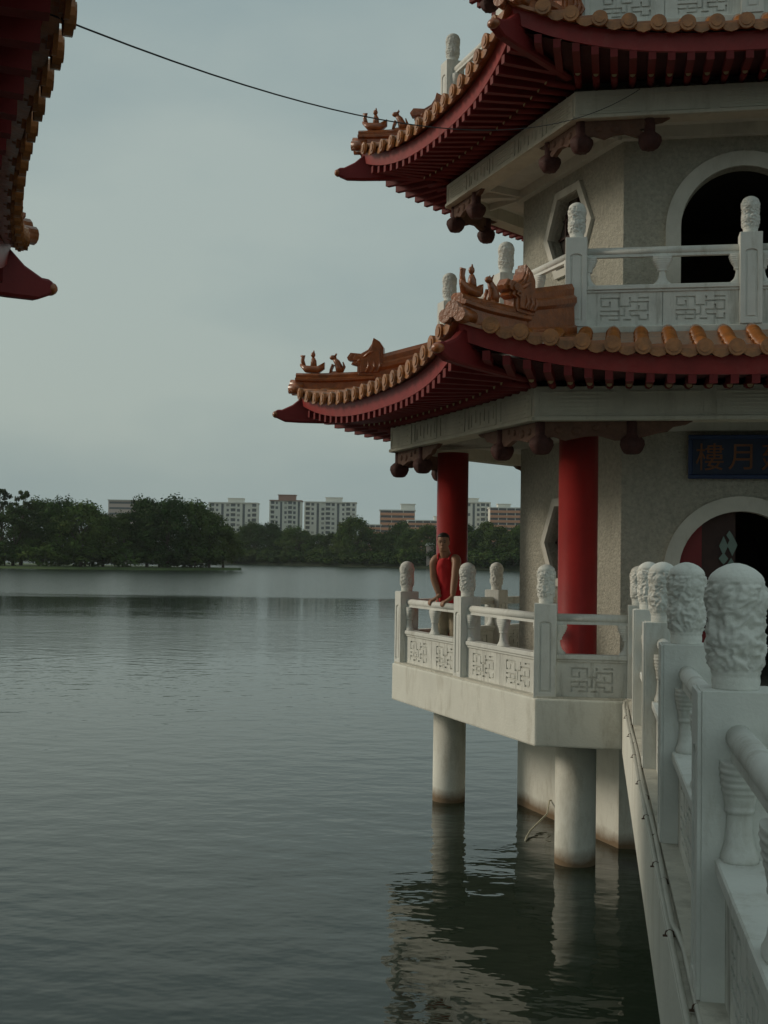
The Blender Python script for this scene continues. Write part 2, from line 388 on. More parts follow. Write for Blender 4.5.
isl_t = [  # px, depth, kind, variant, width scale, height scale, label
 (-46, 262, 'broad', 0, 1.0, 1.05, 'dark broad tree cut by the left frame edge on the near island'),
 (2, 270, 'airy', 0, 1.0, 1.0, 'thin feathery tree at the extreme left, taller than the other island trees'),
 (22, 266, 'airy', 0, .9, .97, 'second thin feathery tree from the left on the island'),
 (14, 259, 'round', 0, 1.0, .95, 'mid green tree in front of the thin feathery trees on the island'),
 (40, 270, 'broad', 1, .95, .99, 'dark tall tree just right of the thin feathery trees on the island'),
 (60, 262, 'broad', 2, .9, 1.0, 'dark tall tree with a lumpy top left of the middle of the island'),
 (82, 258, 'broad', 0, .95, .92, 'dark broad tree left of the dip in the island treeline'),
 (104, 264, 'round', 1, .9, .86, 'lower rounded tree in the dip of the island treeline'),
 (124, 268, 'round', 0, .95, .90, 'tree just right of the dip in the island treeline'),
 (148, 270, 'broad', 1, .95, 1.03, 'dark tree at the left shoulder of the right-hand island clump'),
 (168, 264, 'broad', 2, 1.0, 1.05, 'tallest broad crown of the right-hand island clump'),
 (192, 269, 'broad', 0, .95, .99, 'dark broad tree near the right end of the island'),
 (210, 272, 'round', 1, .95, .93, 'rounded tree next to last at the right tip of the island'),
 (224, 276, 'round', 0, .8, .72, 'small rounded tree last at the right tip of the island, leaning over the water'),
]
for i, (px, Y, k, v, ws, hs, lb) in enumerate(isl_t):
    tree(k, v, atx(px, Y), Y, .4, (ws, hs), lb, IG)
for i, (px, Y) in enumerate(((6, 255), (44, 257), (86, 259), (128, 262), (160, 265), (196, 270))):
    tree('shrub', 0, atx(px, Y), Y, .35, (1.0+.2*(i % 3), .75+.12*(i % 2)), 'low dark shrub among the trunks at the island water edge', 'shrubs on the near island')
FG = 'trees along the far shore'
blk = lambda px: None
far_t = []
rg = random.Random(21)
px = 226
while px < 560:
    Ysh = 464+(px-240)/(530-240)*(356-464)
    far_t.append((px, Ysh+rg.uniform(3, 16), rg.choice(('broad', 'round', 'round')), rg.randrange(3), rg.uniform(.8, 1.1), rg.uniform(.80, 1.12)))
    px += rg.uniform(9, 15)
for px in (236, 247, 258, 270, 281, 292, 305, 316, 327, 338, 352, 363, 374, 388, 400, 412, 426, 470, 481, 492, 503, 514):
    Ysh = 464+(px-240)/(530-240)*(356-464)
    far_t.append((px, Ysh+1.5, 'shrub', 0, rg.uniform(1.0, 1.5), rg.uniform(.7, 1.1)))
def far_label(px, k):
    n = 'low bush at the water edge' if k == 'shrub' else 'dark tree on the far shore'
    if px < 262: return n+' beside the island tip'
    if px < 303: return n+' below the pale block with the reddish roof'
    if px < 358: return n+' below the wide pale block'
    if px < 440: return n+' below the orange blocks left of the red column'
    return n+' right of the left red column'
for px, Y, k, v, ws, hs in far_t:
    tree(k, v, atx(px, Y), Y, .6, (ws, hs), far_label(px, k), FG if k != 'shrub' else 'bushes along the far shore')
for i, (px, Y) in enumerate(((-160, 530), (-100, 525), (-40, 520), (20, 515), (70, 510), (110, 505), (150, 500), (190, 490))):
    tree('broad', i, atx(px, Y), Y, .8, (1.2, .9), 'far tree hidden behind the near island', FG)

# ------------------------------------------------------------------ apartment blocks
def block(px0, px1, ytop, Y, style, label, floors=11, bays=8, extra=None, roofcol=None, base_y=560):
    x0, x1 = atx(px0, Y), atx(px1, Y); h = (557-ytop)/F_PX*Y+EYE; wd = x1-x0; dp = 12
    o = thing('apartment_block', label, 'building', TR((x0+x1)/2, Y, 2.0), 'apartment blocks beyond the far trees'); h -= 2
    body = MB(); body.box((0, dp/2, h/2), (wd, dp, h)); body.build('wall', M[style if style != 'bands' else 'bld_white'], o)
    fh = h/floors
    if style == 'bands':
        for k in range(floors):
            q = MB(); q.box((0, -.55, (k+.30)*fh), (wd-.4, 1.1, fh*.5)); q.build('corridor_parapet', M['bld_orange'], o)
            q = MB(); q.box((0, -.06, (k+.79)*fh), (wd-.6, .1, fh*.42)); q.build('corridor_shade', M['bld_window_and_shade'], o)  # shade of the open corridor, drawn as a thin dark strip on the wall
        for j in range(1, bays):
            q = MB(); q.box((-wd/2+wd*j/bays, -.45, h/2), (.35, 1.26, h)); q.build('corridor_pier', M['bld_white'], o)
    elif style == 'bld_pink':
        for k in range(floors):
            q = MB(); q.box((0, -.06, (k+.6)*fh), (wd*.94, .1, fh*.35)); q.build('window_strip', M['bld_window_and_shade'], o)
    else:
        bw = wd/bays; rb = random.Random(int(px0))
        wme = [MB().box((0, -.05, 0), (bw*a_, .1, fh*b_)).mesh('window', M[c_]) for a_, b_, c_ in ((.56, .56, 'bld_window_and_shade'), (.40, .50, 'bld_window_and_shade'), (.56, .46, 'bld_curtain'))]
        sme = MB().box((0, -.55, 0), (bw*.92, 1.1, fh*.30)).mesh('balcony', M['bld_white'])
        bme = MB().box((0, -.02, 0), (bw*.86, .1, fh*.62)).mesh('window', M['bld_window_and_shade'])
        for j in range(bays):
            if j % 4 == 2:                              # stairwell: recess shade put in as a flat dark strip, top to bottom
                MB().box((-wd/2+bw*(j+.5), -.03, h/2), (bw*.45, .1, h*.97)).build('stairwell_shade', M['bld_window_and_shade'], o); continue
            for k in range(floors):
                x = -wd/2+bw*(j+.5)
                if j % 4 == 0:
                    put('window', bme, o, TR(x, 0, (k+.62)*fh)); put('balcony', sme, o, TR(x, 0, (k+.17)*fh))
                elif rb.random() > .06: put('window', wme[0 if rb.random() < .5 else rb.choice((1, 2))], o, TR(x, 0, (k+.58)*fh))
        for j in range(0, bays+1, 3):
            q = MB(); q.box((-wd/2+bw*j*.999, -.2, h/2), (.7, .9, h)); q.build('pier', M['bld_white'], o)
    q = MB(); q.box((0, dp/2-.2, h+.25), (wd+.8, dp+1.2, .5)); q.build('roof_slab', M[roofcol or 'bld_white'], o)
    if extra:
        a, b_, hh_ = extra
        q = MB(); q.box((wd*(a+b_)/2, dp/2, h+.5+hh_/2), (wd*(b_-a), dp*.6, hh_)); q.build('roof_tank', M[roofcol or 'bld_white'], o)
        q = MB(); q.box((wd*(a+b_)/2, dp/2, h+.5+hh_+.15), (wd*(b_-a)+.8, dp*.6+.8, .3)); q.build('tank_roof', M[roofcol or 'bld_white'], o)
block(209, 257, 505, 690, 'bld_white', 'pale apartment block at the right edge of the island trees', 11, 9, (-.12, .2, 2.2))
block(270, 301, 502, 640, 'bld_white', 'narrow pale apartment block with a reddish rooftop tank', 12, 7, (-.25, .3, 2.6), 'bld_roof')
block(305, 356, 503, 660, 'bld_white', 'wide pale apartment block in the middle of the skyline', 12, 10, (-.1, .22, 2.2))
block(359, 381, 525, 600, 'bands', 'low orange banded block at the left of its taller white neighbour', 8, 4)
block(380, 415, 510, 650, 'bands', 'taller white block with a rooftop tank between two low orange banded blocks', 10, 3, (.1, .5, 3.0))
block(408, 446, 520, 610, 'bands', 'orange banded block just left of the red column', 9, 5, (.2, .45, 1.8))
block(462, 490, 501, 640, 'bld_white', 'pale apartment block just right of the left red column', 12, 6, (-.3, .1, 1.8))
block(490, 532, 506, 625, 'bands', 'orange banded block beside the pagoda wall', 11, 5, (-.3, .0, 1.6))
block(108, 146, 504, 720, 'bld_pink', 'pinkish low-topped block peeping over the dip in the island trees', 10, 8)
kx = atx(431, 392)
kiosk = thing('boat_shed', 'tiny pale shed on the far shore beside the man\'s head', 'shed', TR(kx, 394, .8))
q = MB(); q.box((0, 0, 3.2), (2.4, 3, 6.4)); q.build('wall', M['bld_pink'], kiosk)
q = MB(); q.prism([(-1.7, 6.4), (1.7, 6.4), (1.1, 7.3), (-1.1, 7.3)], -1.9, 1.9); q.build('roof', M['bld_white'], kiosk)

# ------------------------------------------------------------------ balustrade kit (shared meshes)
POST_W, POST_H, FIN_H = .235, .99, .414
def finial_mesh():
    prof = []
    key = [(0, .076), (.028, .079), (.045, .077), (.062, .084), (.10, .093), (.15, .098), (.19, .095), (.225, .092), (.26, .096), (.30, .100), (.335, .098), (.352, .093), (.356, .089), (.362, .090), (.378, .080), (.395, .060), (.408, .034), (.414, .010)]
    N = 74
    for k in range(N+1):
        z = .414*k/N
        for (z0, r0_), (z1, r1_) in zip(key, key[1:]):
            if z0 <= z <= z1: prof.append((r0_+(r1_-r0_)*(z-z0)/(z1-z0), z)); break
    def fn(r_, z, a):
        if z < .058 or z > .352: return r_
        k = min(1, (z-.058)/.012, (.352-z)/.012)
        p = Vector((math.cos(a)*.095, math.sin(a)*.095, z))
        q = p+noise.noise_vector(p*16)*.045+noise.noise_vector(p*40)*.012
        rdg = 1-abs(noise.noise(q*25+Vector((3, 1, 7))))*3.2          # long coiling ridges
        rd2 = 1-abs(noise.noise(q*52))*3.0
        return r_-.007+k*(.0092*max(-1.0, rdg)+.0055*max(-.9, rd2))
    m_ = MB(); m_.lathe(prof, 84, fn=fn)
    return m_.mesh('finial', M['carved'])
FIN = finial_mesh()
def post_mesh():
    m_ = MB(); h = POST_W/2
    m_.box((0, 0, POST_H/2), (POST_W, POST_W, POST_H))
    me_core = m_
    # raised face frames with an arched groove, outward and inward
    def frame(sgn):
        gx = h*.56; arch = [(-gx, .06), (gx, .06)]+[(gx*math.cos(math.pi*i/8), POST_H-.22+gx*.5*math.sin(math.pi*i/8)) for i in range(9)]
        gi = h*.36; ar2 = [(-gi, .085), (gi, .085)]+[(gi*math.cos(math.pi*i/8), POST_H-.235+gi*.5*math.sin(math.pi*i/8)) for i in range(9)]
        o_, i_ = rect_match(arch, -h+.004, h-.004, .004, POST_H-.004)
        m_.plate(o_, i_, sgn*h, sgn*(h+.014))
        m_.prism(ar2, sgn*(h-.001), sgn*(h+.010))
    frame(-1); frame(1)
    return m_.mesh('post', M['stone'], bevel=.006)
POST = post_mesh()
def rail_mesh(Ln):
    m_ = MB(); m_.tube([(-Ln/2, 0, .842), (Ln/2, 0, .842)], .044, 18)
    m_.box((0, 0, .790), (Ln, .055, .03))
    return m_.mesh('top_rail', M['stone'])
def sill_mesh(Ln):
    m_ = MB(); m_.box((0, 0, .435), (Ln, .15, .05)); m_.box((0, 0, .396), (Ln, .115, .03))
    return m_.mesh('sill', M['stone'], bevel=.006)
FRET = [  # unit-square key pattern (x0,z0,x1,z1)
 (.08, .92, .40, .92), (.08, .92, .08, .60), (.08, .60, .24, .60), (.24, .60, .24, .76), (.40, .92, .40, .60), (.40, .60, .60, .60), (.60, .60, .60, .76), (.60, .76, .92, .76),
 (.92, .76, .92, .42), (.76, .92, .92, .92), (.76, .60, .76, .42), (.60, .92, .60, .86), (.60, .42, .92, .42), (.08, .42, .40, .42), (.24, .42, .24, .24), (.08, .08, .08, .26), (.08, .24, .40, .24),
 (.40, .42, .40, .08), (.40, .08, .24, .08), (.60, .42, .60, .24), (.60, .24, .76, .24), (.92, .08, .92, .26), (.76, .08, .92, .08), (.76, .24, .76, .08), (.60, .08, .50, .08), (.50, .60, .50, .24), (.50, .24, .40, .24)]
def grooved(m_, x0, x1, z0, z1, y, sg, rects, dep):
    """a face at y with grooves sunk by dep, built on the grid of the groove edges"""
    xs = sorted(set([x0, x1]+[round(v, 5) for r_ in rects for v in (r_[0], r_[2])])); zs = sorted(set([z0, z1]+[round(v, 5) for r_ in rects for v in (r_[1], r_[3])]))
    def low(i, j):
        if i < 0 or j < 0 or i >= len(xs)-1 or j >= len(zs)-1: return False
        x, z = (xs[i]+xs[i+1])/2, (zs[j]+zs[j+1])/2
        return any(r_[0] < x < r_[2] and r_[1] < z < r_[3] for r_ in rects)
    for i in range(len(xs)-1):
        for j in range(len(zs)-1):
            l_ = low(i, j); yy = y-sg*dep if l_ else y
            m_.add([(xs[i], yy, zs[j]), (xs[i+1], yy, zs[j]), (xs[i+1], yy, zs[j+1]), (xs[i], yy, zs[j+1])], [(0, 1, 2, 3)])
            if l_:
                for di, dj, pa, pb in ((-1, 0, (i, j), (i, j+1)), (1, 0, (i+1, j), (i+1, j+1)), (0, -1, (i, j), (i+1, j)), (0, 1, (i, j+1), (i+1, j+1))):
                    if not low(i+di, j+dj):
                        m_.add([(xs[pa[0]], y, zs[pa[1]]), (xs[pb[0]], y, zs[pb[1]]), (xs[pb[0]], yy, zs[pb[1]]), (xs[pa[0]], yy, zs[pa[1]])], [(0, 1, 2, 3)])
def panel_mesh(Ln, cells):
    m_ = MB(); cw = Ln/cells; Y = .042; g_ = .0095
    for sg in (-1, 1):
        for c_ in range(cells):
            xc = -Ln/2+cw*(c_+.5); w_ = min(cw*.74, .50 if cells == 1 else 9); hh_ = .285; z0 = .055; rects = []
            for (xa, za, xb, zb) in FRET:
                X0, X1 = sorted((xc-w_/2+w_*xa, xc-w_/2+w_*xb)); Z0, Z1 = sorted((z0+hh_*za, z0+hh_*zb))
                rects.append((X0-g_, Z0-g_, X1+g_, Z1+g_))
            if c_: rects.append((xc-cw/2+.0, .0, xc-cw/2+.010, .381))
            grooved(m_, xc-cw/2, xc+cw/2, 0, .381, sg*Y, sg, rects, .018)
    m_.box((0, 0, .19), (Ln, .045, .379))
    return m_.mesh('panel', M['panel'])
def baluster_mesh(half=0):
    """vase shaped support between sill and rail; half=1 the bracket against a post (grows to +x)"""
    pr = [(.105, .775), (.108, .745), (.092, .70), (.066, .655), (.050, .628), (.056, .622), (.056, .612), (.034, .606), (.036, .575), (.043, .54), (.056, .51), (.078, .487), (.092, .476), (.092, .46)]
    m_ = MB(); prof = []
    for (xa, za), (xb, zb) in zip(pr, pr[1:]):
        n = max(1, int(abs(za-zb)/.006))
        for i in range(n): prof.append((xa+(xb-xa)*i/n, za+(zb-za)*i/n))
    prof.append(pr[-1]); secs = []
    for x, z in prof:
        if .655 < z < .765: x += .0055*math.cos((z-.655)/.0225*2*math.pi)      # carved rings on the cup
        d = .040+.32*max(0, x-.034)
        if half: secs.append([(x*max(0, math.cos(t_))**.6, d*math.copysign(abs(math.sin(t_))**.75, math.sin(t_)), z) for t_ in [-math.pi/2+math.pi*i/14 for i in range(15)]])
        else: secs.append([(x*math.copysign(abs(math.cos(t_))**.75, math.cos(t_)), d*math.copysign(abs(math.sin(t_))**.75, math.sin(t_)), z) for t_ in [2*math.pi*i/28 for i in range(28)]])
    m_.loft(secs)
    return m_.mesh('baluster' if not half else 'post_bracket', M['stone'])
BAL, BRK = baluster_mesh(), baluster_mesh(1)
_bay = {}
def bay(parent, p0, p1, z, outward, cells=2, mid=True):
    """rail, sill, panel and balusters between the faces of two posts standing at p0 and p1"""
    d = Vector((p1[0]-p0[0], p1[1]-p0[1])); Ln = d.length-POST_W; key = (round(Ln, 3), cells)
    if key not in _bay: _bay[key] = (rail_mesh(Ln), sill_mesh(Ln), panel_mesh(Ln, cells))
    mx_ = TR((p0[0]+p1[0])/2, (p0[1]+p1[1])/2, z, math.atan2(d.y, d.x))
    for nm, me in zip(('top_rail', 'sill', 'panel'), _bay[key]): put(nm, me, parent, mx_)
    if mid: put('baluster', BAL, parent, mx_)
    put('post_bracket', BRK, parent, mx_ @ Matrix.Translation((-Ln/2, 0, 0)))
    put('post_bracket', BRK, parent, mx_ @ Matrix.Translation((Ln/2, 0, 0)) @ RZ(math.pi))
def post(parent, p, z, rz):
    o = put('post', POST, parent, TR(p[0], p[1], z, rz))
    put('finial', FIN, o, TR(0, 0, POST_H, p[0]*3.1+p[1]*1.7+2.2))
    return o

# ------------------------------------------------------------------ pagoda
CX, CY, PHI = 4.498, 16.483, -.1867
PAG = TR(CX, CY, 0, PHI)
pag = thing('pagoda', 'white hexagonal pagoda with orange tiled roofs and red columns, standing on piles in the lake', 'pagoda', PAG)
Z1, Z2, Z3 = 1.844, 5.845, 9.208                     # floor levels
RW, RC, RB1, RB2, RD, RP1, RP2 = 2.689, 3.62, 4.50, 3.758, 4.431, 4.239, 3.70
A60 = [R(60*k) for k in range(6)]
# shaft in the water, deck, piles
q = MB(); q.vprism(hexa(RW), -1.5, Z1-.49); q.build('base_shaft', M['concrete'], pag)
q = MB(); q.vprism(hexa(RD), Z1-.501, Z1); q.build('deck', M['concrete'], pag, bevel=.02, seg=2)
q = MB(); q.vprism(hexa(RD-.03), Z1+.001, Z1+.022); q.build('deck_paving', M['ledge'], pag)
q = MB(); q.lathe([(.222, -1.5), (.222, Z1-.5)], 32); pil = q.mesh('pile', M['concrete'])
q = MB(); q.lathe([(.245, Z1+.02), (.245, Z1+.10), (.215, Z1+.12), (.215, 4.74)], 32); colm = q.mesh('column', M['red'])
for k, a in enumerate(A60):
    x, y = RC*math.cos(a+R(-120)), RC*math.sin(a+R(-120))
    put('pile', pil, pag, TR(x, y, 0)); put('column', colm, pag, TR(x, y, 0))
# walls: three storeys, each face a plate with a hole
AW = RW*math.cos(R(30)); HS = RW/2
wall = MB()
def doors_and_windows(zf, ztop, door_c, win_c, storey):
    for k in range(6):
        mx_ = RZ(A60[k])
        if k in (0, 3):
            hole = arch_pts(.69, zf+.03, door_c); ringo = arch_pts(.86, zf+.03, door_c)
        else:
            hole = hex_pts(.53, win_c); ringo = hex_pts(.645, win_c)
        o_, i_ = rect_match(hole, -HS, HS, zf-.4, ztop)
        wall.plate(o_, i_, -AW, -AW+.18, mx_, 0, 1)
        fr_ = MB()
        n_ = len(hole)
        fr_.plate(ringo, hole, -AW-.045, -AW+.05, mx_)
        if k in (0, 3):
            d_ = fr_.build('door_surround', M['trim'], pag)
            if storey == 1 and k == 0:
                y = -AW+.20
                sg = -1; lf = MB(); zt = door_c+.70
                lf.box((sg*.56, y, (zf+zt)/2), (.27, .06, zt-zf), mx_)
                lf.box((sg*.235, y, zf+.35), (.379, .05, .6), mx_)
                leaf_ = lf.build('door_leaf_or_block', M['frame_red'], pag)
                gl = MB(); gl.box((sg*.235, y+.012, (zf+.65+zt)/2), (.379, .02, zt-zf-.65), mx_); gl.build('door_pane', M['dark_wood'], leaf_)
                for (dx, dz, w_, h_) in ((.03, .36, .035, .055), (-.035, .235, .050, .115), (.062, .245, .058, .125), (-.035, .09, .055, .07), (.05, .0, .06, .10), (-.03, -.14, .06, .10)):
                    xx = sg*.145+dx; zz = door_c+dz+.06
                    gg = MB(); gg.prism([(xx-w_, zz), (xx, zz-h_), (xx+w_, zz), (xx, zz+h_)], y-.03, y-.005, mx_); gg.build('lozenge_glass', M['green_glass'], leaf_)
            if k == 3:
                bk_ = MB(); bk_.prism(arch_pts(.76, zf, door_c), -AW+.19, -AW+.23, mx_); bk_.build('door_leaf_or_block', M['dark_wood'], pag)  # unseen dark sheet added behind the back arch to block the bright sky
        else:
            wf = fr_.build('window', M['trim'], pag)
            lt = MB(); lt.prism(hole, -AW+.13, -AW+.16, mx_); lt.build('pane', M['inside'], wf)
            la = MB()
            for t_ in (-.3, 0, .3): la.box((t_, -AW+.115, win_c), (.03, .03, .86-abs(t_)*.9), mx_)
            for t_ in (-.22, 0, .22): la.box((0, -AW+.115, win_c+t_), (1.0-abs(t_)*1.1, .026, .03), mx_)
            la.build('lattice', M['dark_wood'], wf)
doors_and_windows(Z1, 4.90, 3.19, 3.52, 1)
doors_and_windows(Z2, 8.36, 7.16, 7.47, 2)
doors_and_windows(Z3, 11.70, 10.52, 10.83, 3)
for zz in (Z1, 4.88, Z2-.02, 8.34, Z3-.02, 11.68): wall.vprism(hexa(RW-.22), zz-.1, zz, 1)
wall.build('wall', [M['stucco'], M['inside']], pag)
# beams, ceilings, brackets with hanging buds
def eave_beam(RB, zb, zt, bl, bud):
    A = RB*math.cos(R(30)); H = RB/2
    m_ = MB(); n = 6
    ho, hi = hexa(RB), hexa(RB-.26)
    m_.add([(x, y, zb) for x, y in ho]+[(x, y, zt) for x, y in ho]+[(x, y, zb) for x, y in hi]+[(x, y, zt) for x, y in hi],
           [(i, (i+1) % 6, 6+(i+1) % 6, 6+i) for i in range(6)]+[(12+i, 18+i, 18+(i+1) % 6, 12+(i+1) % 6) for i in range(6)]+
           [(i, 12+i, 12+(i+1) % 6, (i+1) % 6) for i in range(6)]+[(6+i, 6+(i+1) % 6, 18+(i+1) % 6, 18+i) for i in range(6)])
    # low relief: panels with key lines
    hh_ = zt-zb
    for k in range(6):
        mx_ = RZ(A60[k])
        m_.box((0, -A-.012, zb+.022), (2*H*.995, .03, .036), mx_); 
        npan = 5
        for j in range(npan):
            xc = -H+2*H*(j+.5)/npan; wv = 2*H/npan*.86; z0, z1 = zb+.06, zt-.06
            for (x_, z_, dx, dz) in ((xc, z0, wv, .014), (xc, z1, wv, .014), (xc-wv/2, (z0+z1)/2, .014, z1-z0), (xc+wv/2, (z0+z1)/2, .014, z1-z0)):
                m_.box((x_, -A-.003, z_), (dx, .016, dz), mx_)
            if j % 2 == 0:
                for u_ in range(5):
                    m_.box((xc, -A-.002, z0+(z1-z0)*(u_+1)/6), (wv*(.8 if u_ % 2 else .6), .012, .011), mx_)
            else:
                for u_ in range(6):
                    m_.box((xc-wv*.4+wv*.8*u_/5, -A-.002, (z0+z1)/2+(.02 if u_ % 2 else -.02)), (.012, .012, (z1-z0)*.6), mx_)
    m_.build('beam', M['beam'], pag)
    c_ = MB(); zc = zb+.17
    ci = hexa(RW-.02); co = hexa(RB-.25)
    c_.add([(x, y, zc) for x, y in co]+[(x, y, zc) for x, y in ci]+[(x, y, zc+.06) for x, y in co]+[(x, y, zc+.06) for x, y in ci],
           [(i, (i+1) % 6, 6+(i+1) % 6, 6+i) for i in range(6)]+[(12+i, 18+i, 18+(i+1) % 6, 12+(i+1) % 6) for i in range(6)])
    for k in range(6):                                   # ribs from the wall corners out to the beam corners
        a = R(-120)+A60[k]; 
        for da, wd_ in ((0, .13), (-.16, .05), (.16, .05)):
            p0 = Vector((math.cos(a), math.sin(a), 0))*(RW-.05); p1 = Vector((math.cos(a+da), math.sin(a+da), 0))*(RB-.24-abs(da)*1.6)
            d = p1-p0; mx_ = TR((p0.x+p1.x)/2, (p0.y+p1.y)/2, zc-.04, math.atan2(d.y, d.x)); c_.box((0, 0, 0), (d.length, wd_, .082+abs(da)*.1), mx_)
        mx_ = RZ(A60[k]); c_.box((0, -AW-.05, zc-.065), (2*HS*1.02, .1, .13), mx_)
    c_.build('ceiling', M['trim'], pag)
    # bracket boards and buds
    Ai = A-.10
    Hi = Ai*T30
    out = [(0, 0), (bl, 0), (bl-.08, -.04), (bl-.20, -.06), (bl-.26, -.11), (bl-.34, -.12), (bud, -.19), (bud*.8, -.20), (bud*.62, -.15), (bud*.45, -.16), (.24, -.20), (.12, -.16), (0, -.18)]
    bd = MB(); bd.lathe([(.05, -.345), (.075, -.335), (.10, -.30), (.12, -.245), (.115, -.20), (.085, -.165), (.062, -.14), (.062, 0)], 14, fn=lambda r_, z, a: r_*(1+.13*math.cos(7*a)) if z < -.15 else r_)
    bme = bd.mesh('pendant_bud', M['bud'])
    for k in range(6):
        for sg in (-1, 1):
            b_ = MB(); poly = [(sg*(-Hi+.02+x), zb+.0+z) for x, z in out]
            b_.prism(poly, -Ai-.03, -Ai+.03, RZ(A60[k]))
            for (x_, z_, r_) in ((.2, -.09, .05), (.38, -.1, .06), (.58, -.07, .045), (.72, -.05, .035)):   # carved rosettes
                b_.ball((sg*(-Hi+x_), -Ai-.03, zb+z_), (r_, .02, r_*.8), 8, 5, 0, RZ(A60[k]))
            b_.build('bracket', M['bracket'], pag, bevel=.008)
            put('pendant_bud', bme, pag, RZ(A60[k]) @ Matrix.Translation((sg*(-Hi+bud), -Ai, zb-.0)))
        a = R(-120)+A60[k]
        put('pendant_bud', bme, pag, Matrix.Translation(((RB-.13)*math.cos(a), (RB-.13)*math.sin(a), zb+.0)))
    return
eave_beam(RB1, 4.752, 5.111, 1.55, .95)
eave_beam(RB2, 8.161, 8.474, .95, .75)
eave_beam(RB2, 11.524, 11.837, .95, .75)
# upper floors
for zf in (Z2, Z3):
    q = MB(); q.vprism(hexa(RP2+.14), zf-.34, zf); q.build('floor_slab', M['trim'], pag, bevel=.01)

# ------------------------------------------------------------------ roofs
def ridge_meshes():
    # seated figure, and the rider pair at the tip
    def figure():
        m_ = MB()
        m_.ball((0, 0, .02), (.075, .05, .03), 10, 5)
        m_.tube([(.05, 0, .03), (.045, 0, .09), (.015, 0, .16), (-.02, 0, .20)], [.045, .05, .038, .026], 8)
        m_.ball((-.035, 0, .215), (.045, .032, .032), 10, 6)
        m_.tube([(-.03, .02, .13), (-.055, .022, .07), (-.06, .022, .02)], [.018, .015, .018], 6); m_.tube([(-.03, -.02, .13), (-.055, -.022, .07), (-.06, -.022, .02)], [.018, .015, .018], 6)
        m_.tube([(-.01, .015, .23), (.01, .02, .265)], [.012, .004], 5); m_.tube([(-.01, -.015, .23), (.01, -.02, .265)], [.012, .004], 5)
        m_.tube([(.08, 0, .04), (.11, 0, .10), (.09, 0, .16)], [.02, .018, .008], 6)
        return m_.mesh('ridge_figure', M['ridge'])
    def rider():
        m_ = MB()
        m_.loft([[(-.17, y, .10) for y in (-.01, .01)]+[(-.17, .01, .13), (-.17, -.01, .13)],
                 [(-.10, -.045, .02), (-.10, .045, .02), (-.10, .045, .10), (-.10, -.045, .10)],
                 [(.06, -.05, .01), (.06, .05, .01), (.06, .045, .09), (.06, -.045, .09)],
                 [(.14, -.02, .06), (.14, .02, .06), (.14, .02, .14), (.14, -.02, .14)]])
        m_.tube([(-.12, 0, .08), (-.14, 0, .17), (-.13, 0, .22), (-.165, 0, .225)], [.03, .024, .028, .010], 8)
        m_.tube([(.0, 0, .07), (.0, 0, .16), (-.005, 0, .20)], [.045, .036, .02], 8); m_.ball((-.008, 0, .235), (.03, .028, .035), 10, 6)
        m_.tube([(.0, 0, .26), (.0, 0, .29)], [.014, .006], 6)
        return m_.mesh('ridge_rider', M['ridge'])
    def dragon():
        m_ = MB()
        out = [(.36, 0), (.375, .24), (.37, .41), (.31, .50), (.225, .55), (.205, .47), (.15, .385), (.05, .33), (-.10, .345), (-.15, .28), (-.13, .235), (-.06, .225), (-.09, .18), (.0, .155), (.0, 0)]
        # three layers give it a rounded cheek instead of a slab
        c_ = (.2, .22)
        for t_, k in ((.055, 1.0), (.085, .90), (.105, .72)):
            m_.prism([((x-c_[0])*k+c_[0], (z-c_[1])*k+c_[1]) for x, z in out], -t_, t_)
        for sg in (-1, 1):
            m_.ball((.04, sg*.095, .225), (.03, .025, .03), 8, 6)
            m_.tube([(.10, sg*.09, .27), (.18, sg*.115, .33), (.27, sg*.09, .36)], [.022, .02, .006], 6)
            for i in range(3): m_.tube([(.14+.08*i, sg*.10, .06), (.18+.08*i, sg*.115, .14), (.16+.08*i, sg*.1, .22)], [.02, .024, .006], 6)
        return m_.mesh('dragon_ornament', M['ridge'], bevel=.008)
    return figure(), rider(), dragon()
FIG, RID, DRG = ridge_meshes()
rg2 = random.Random(5)
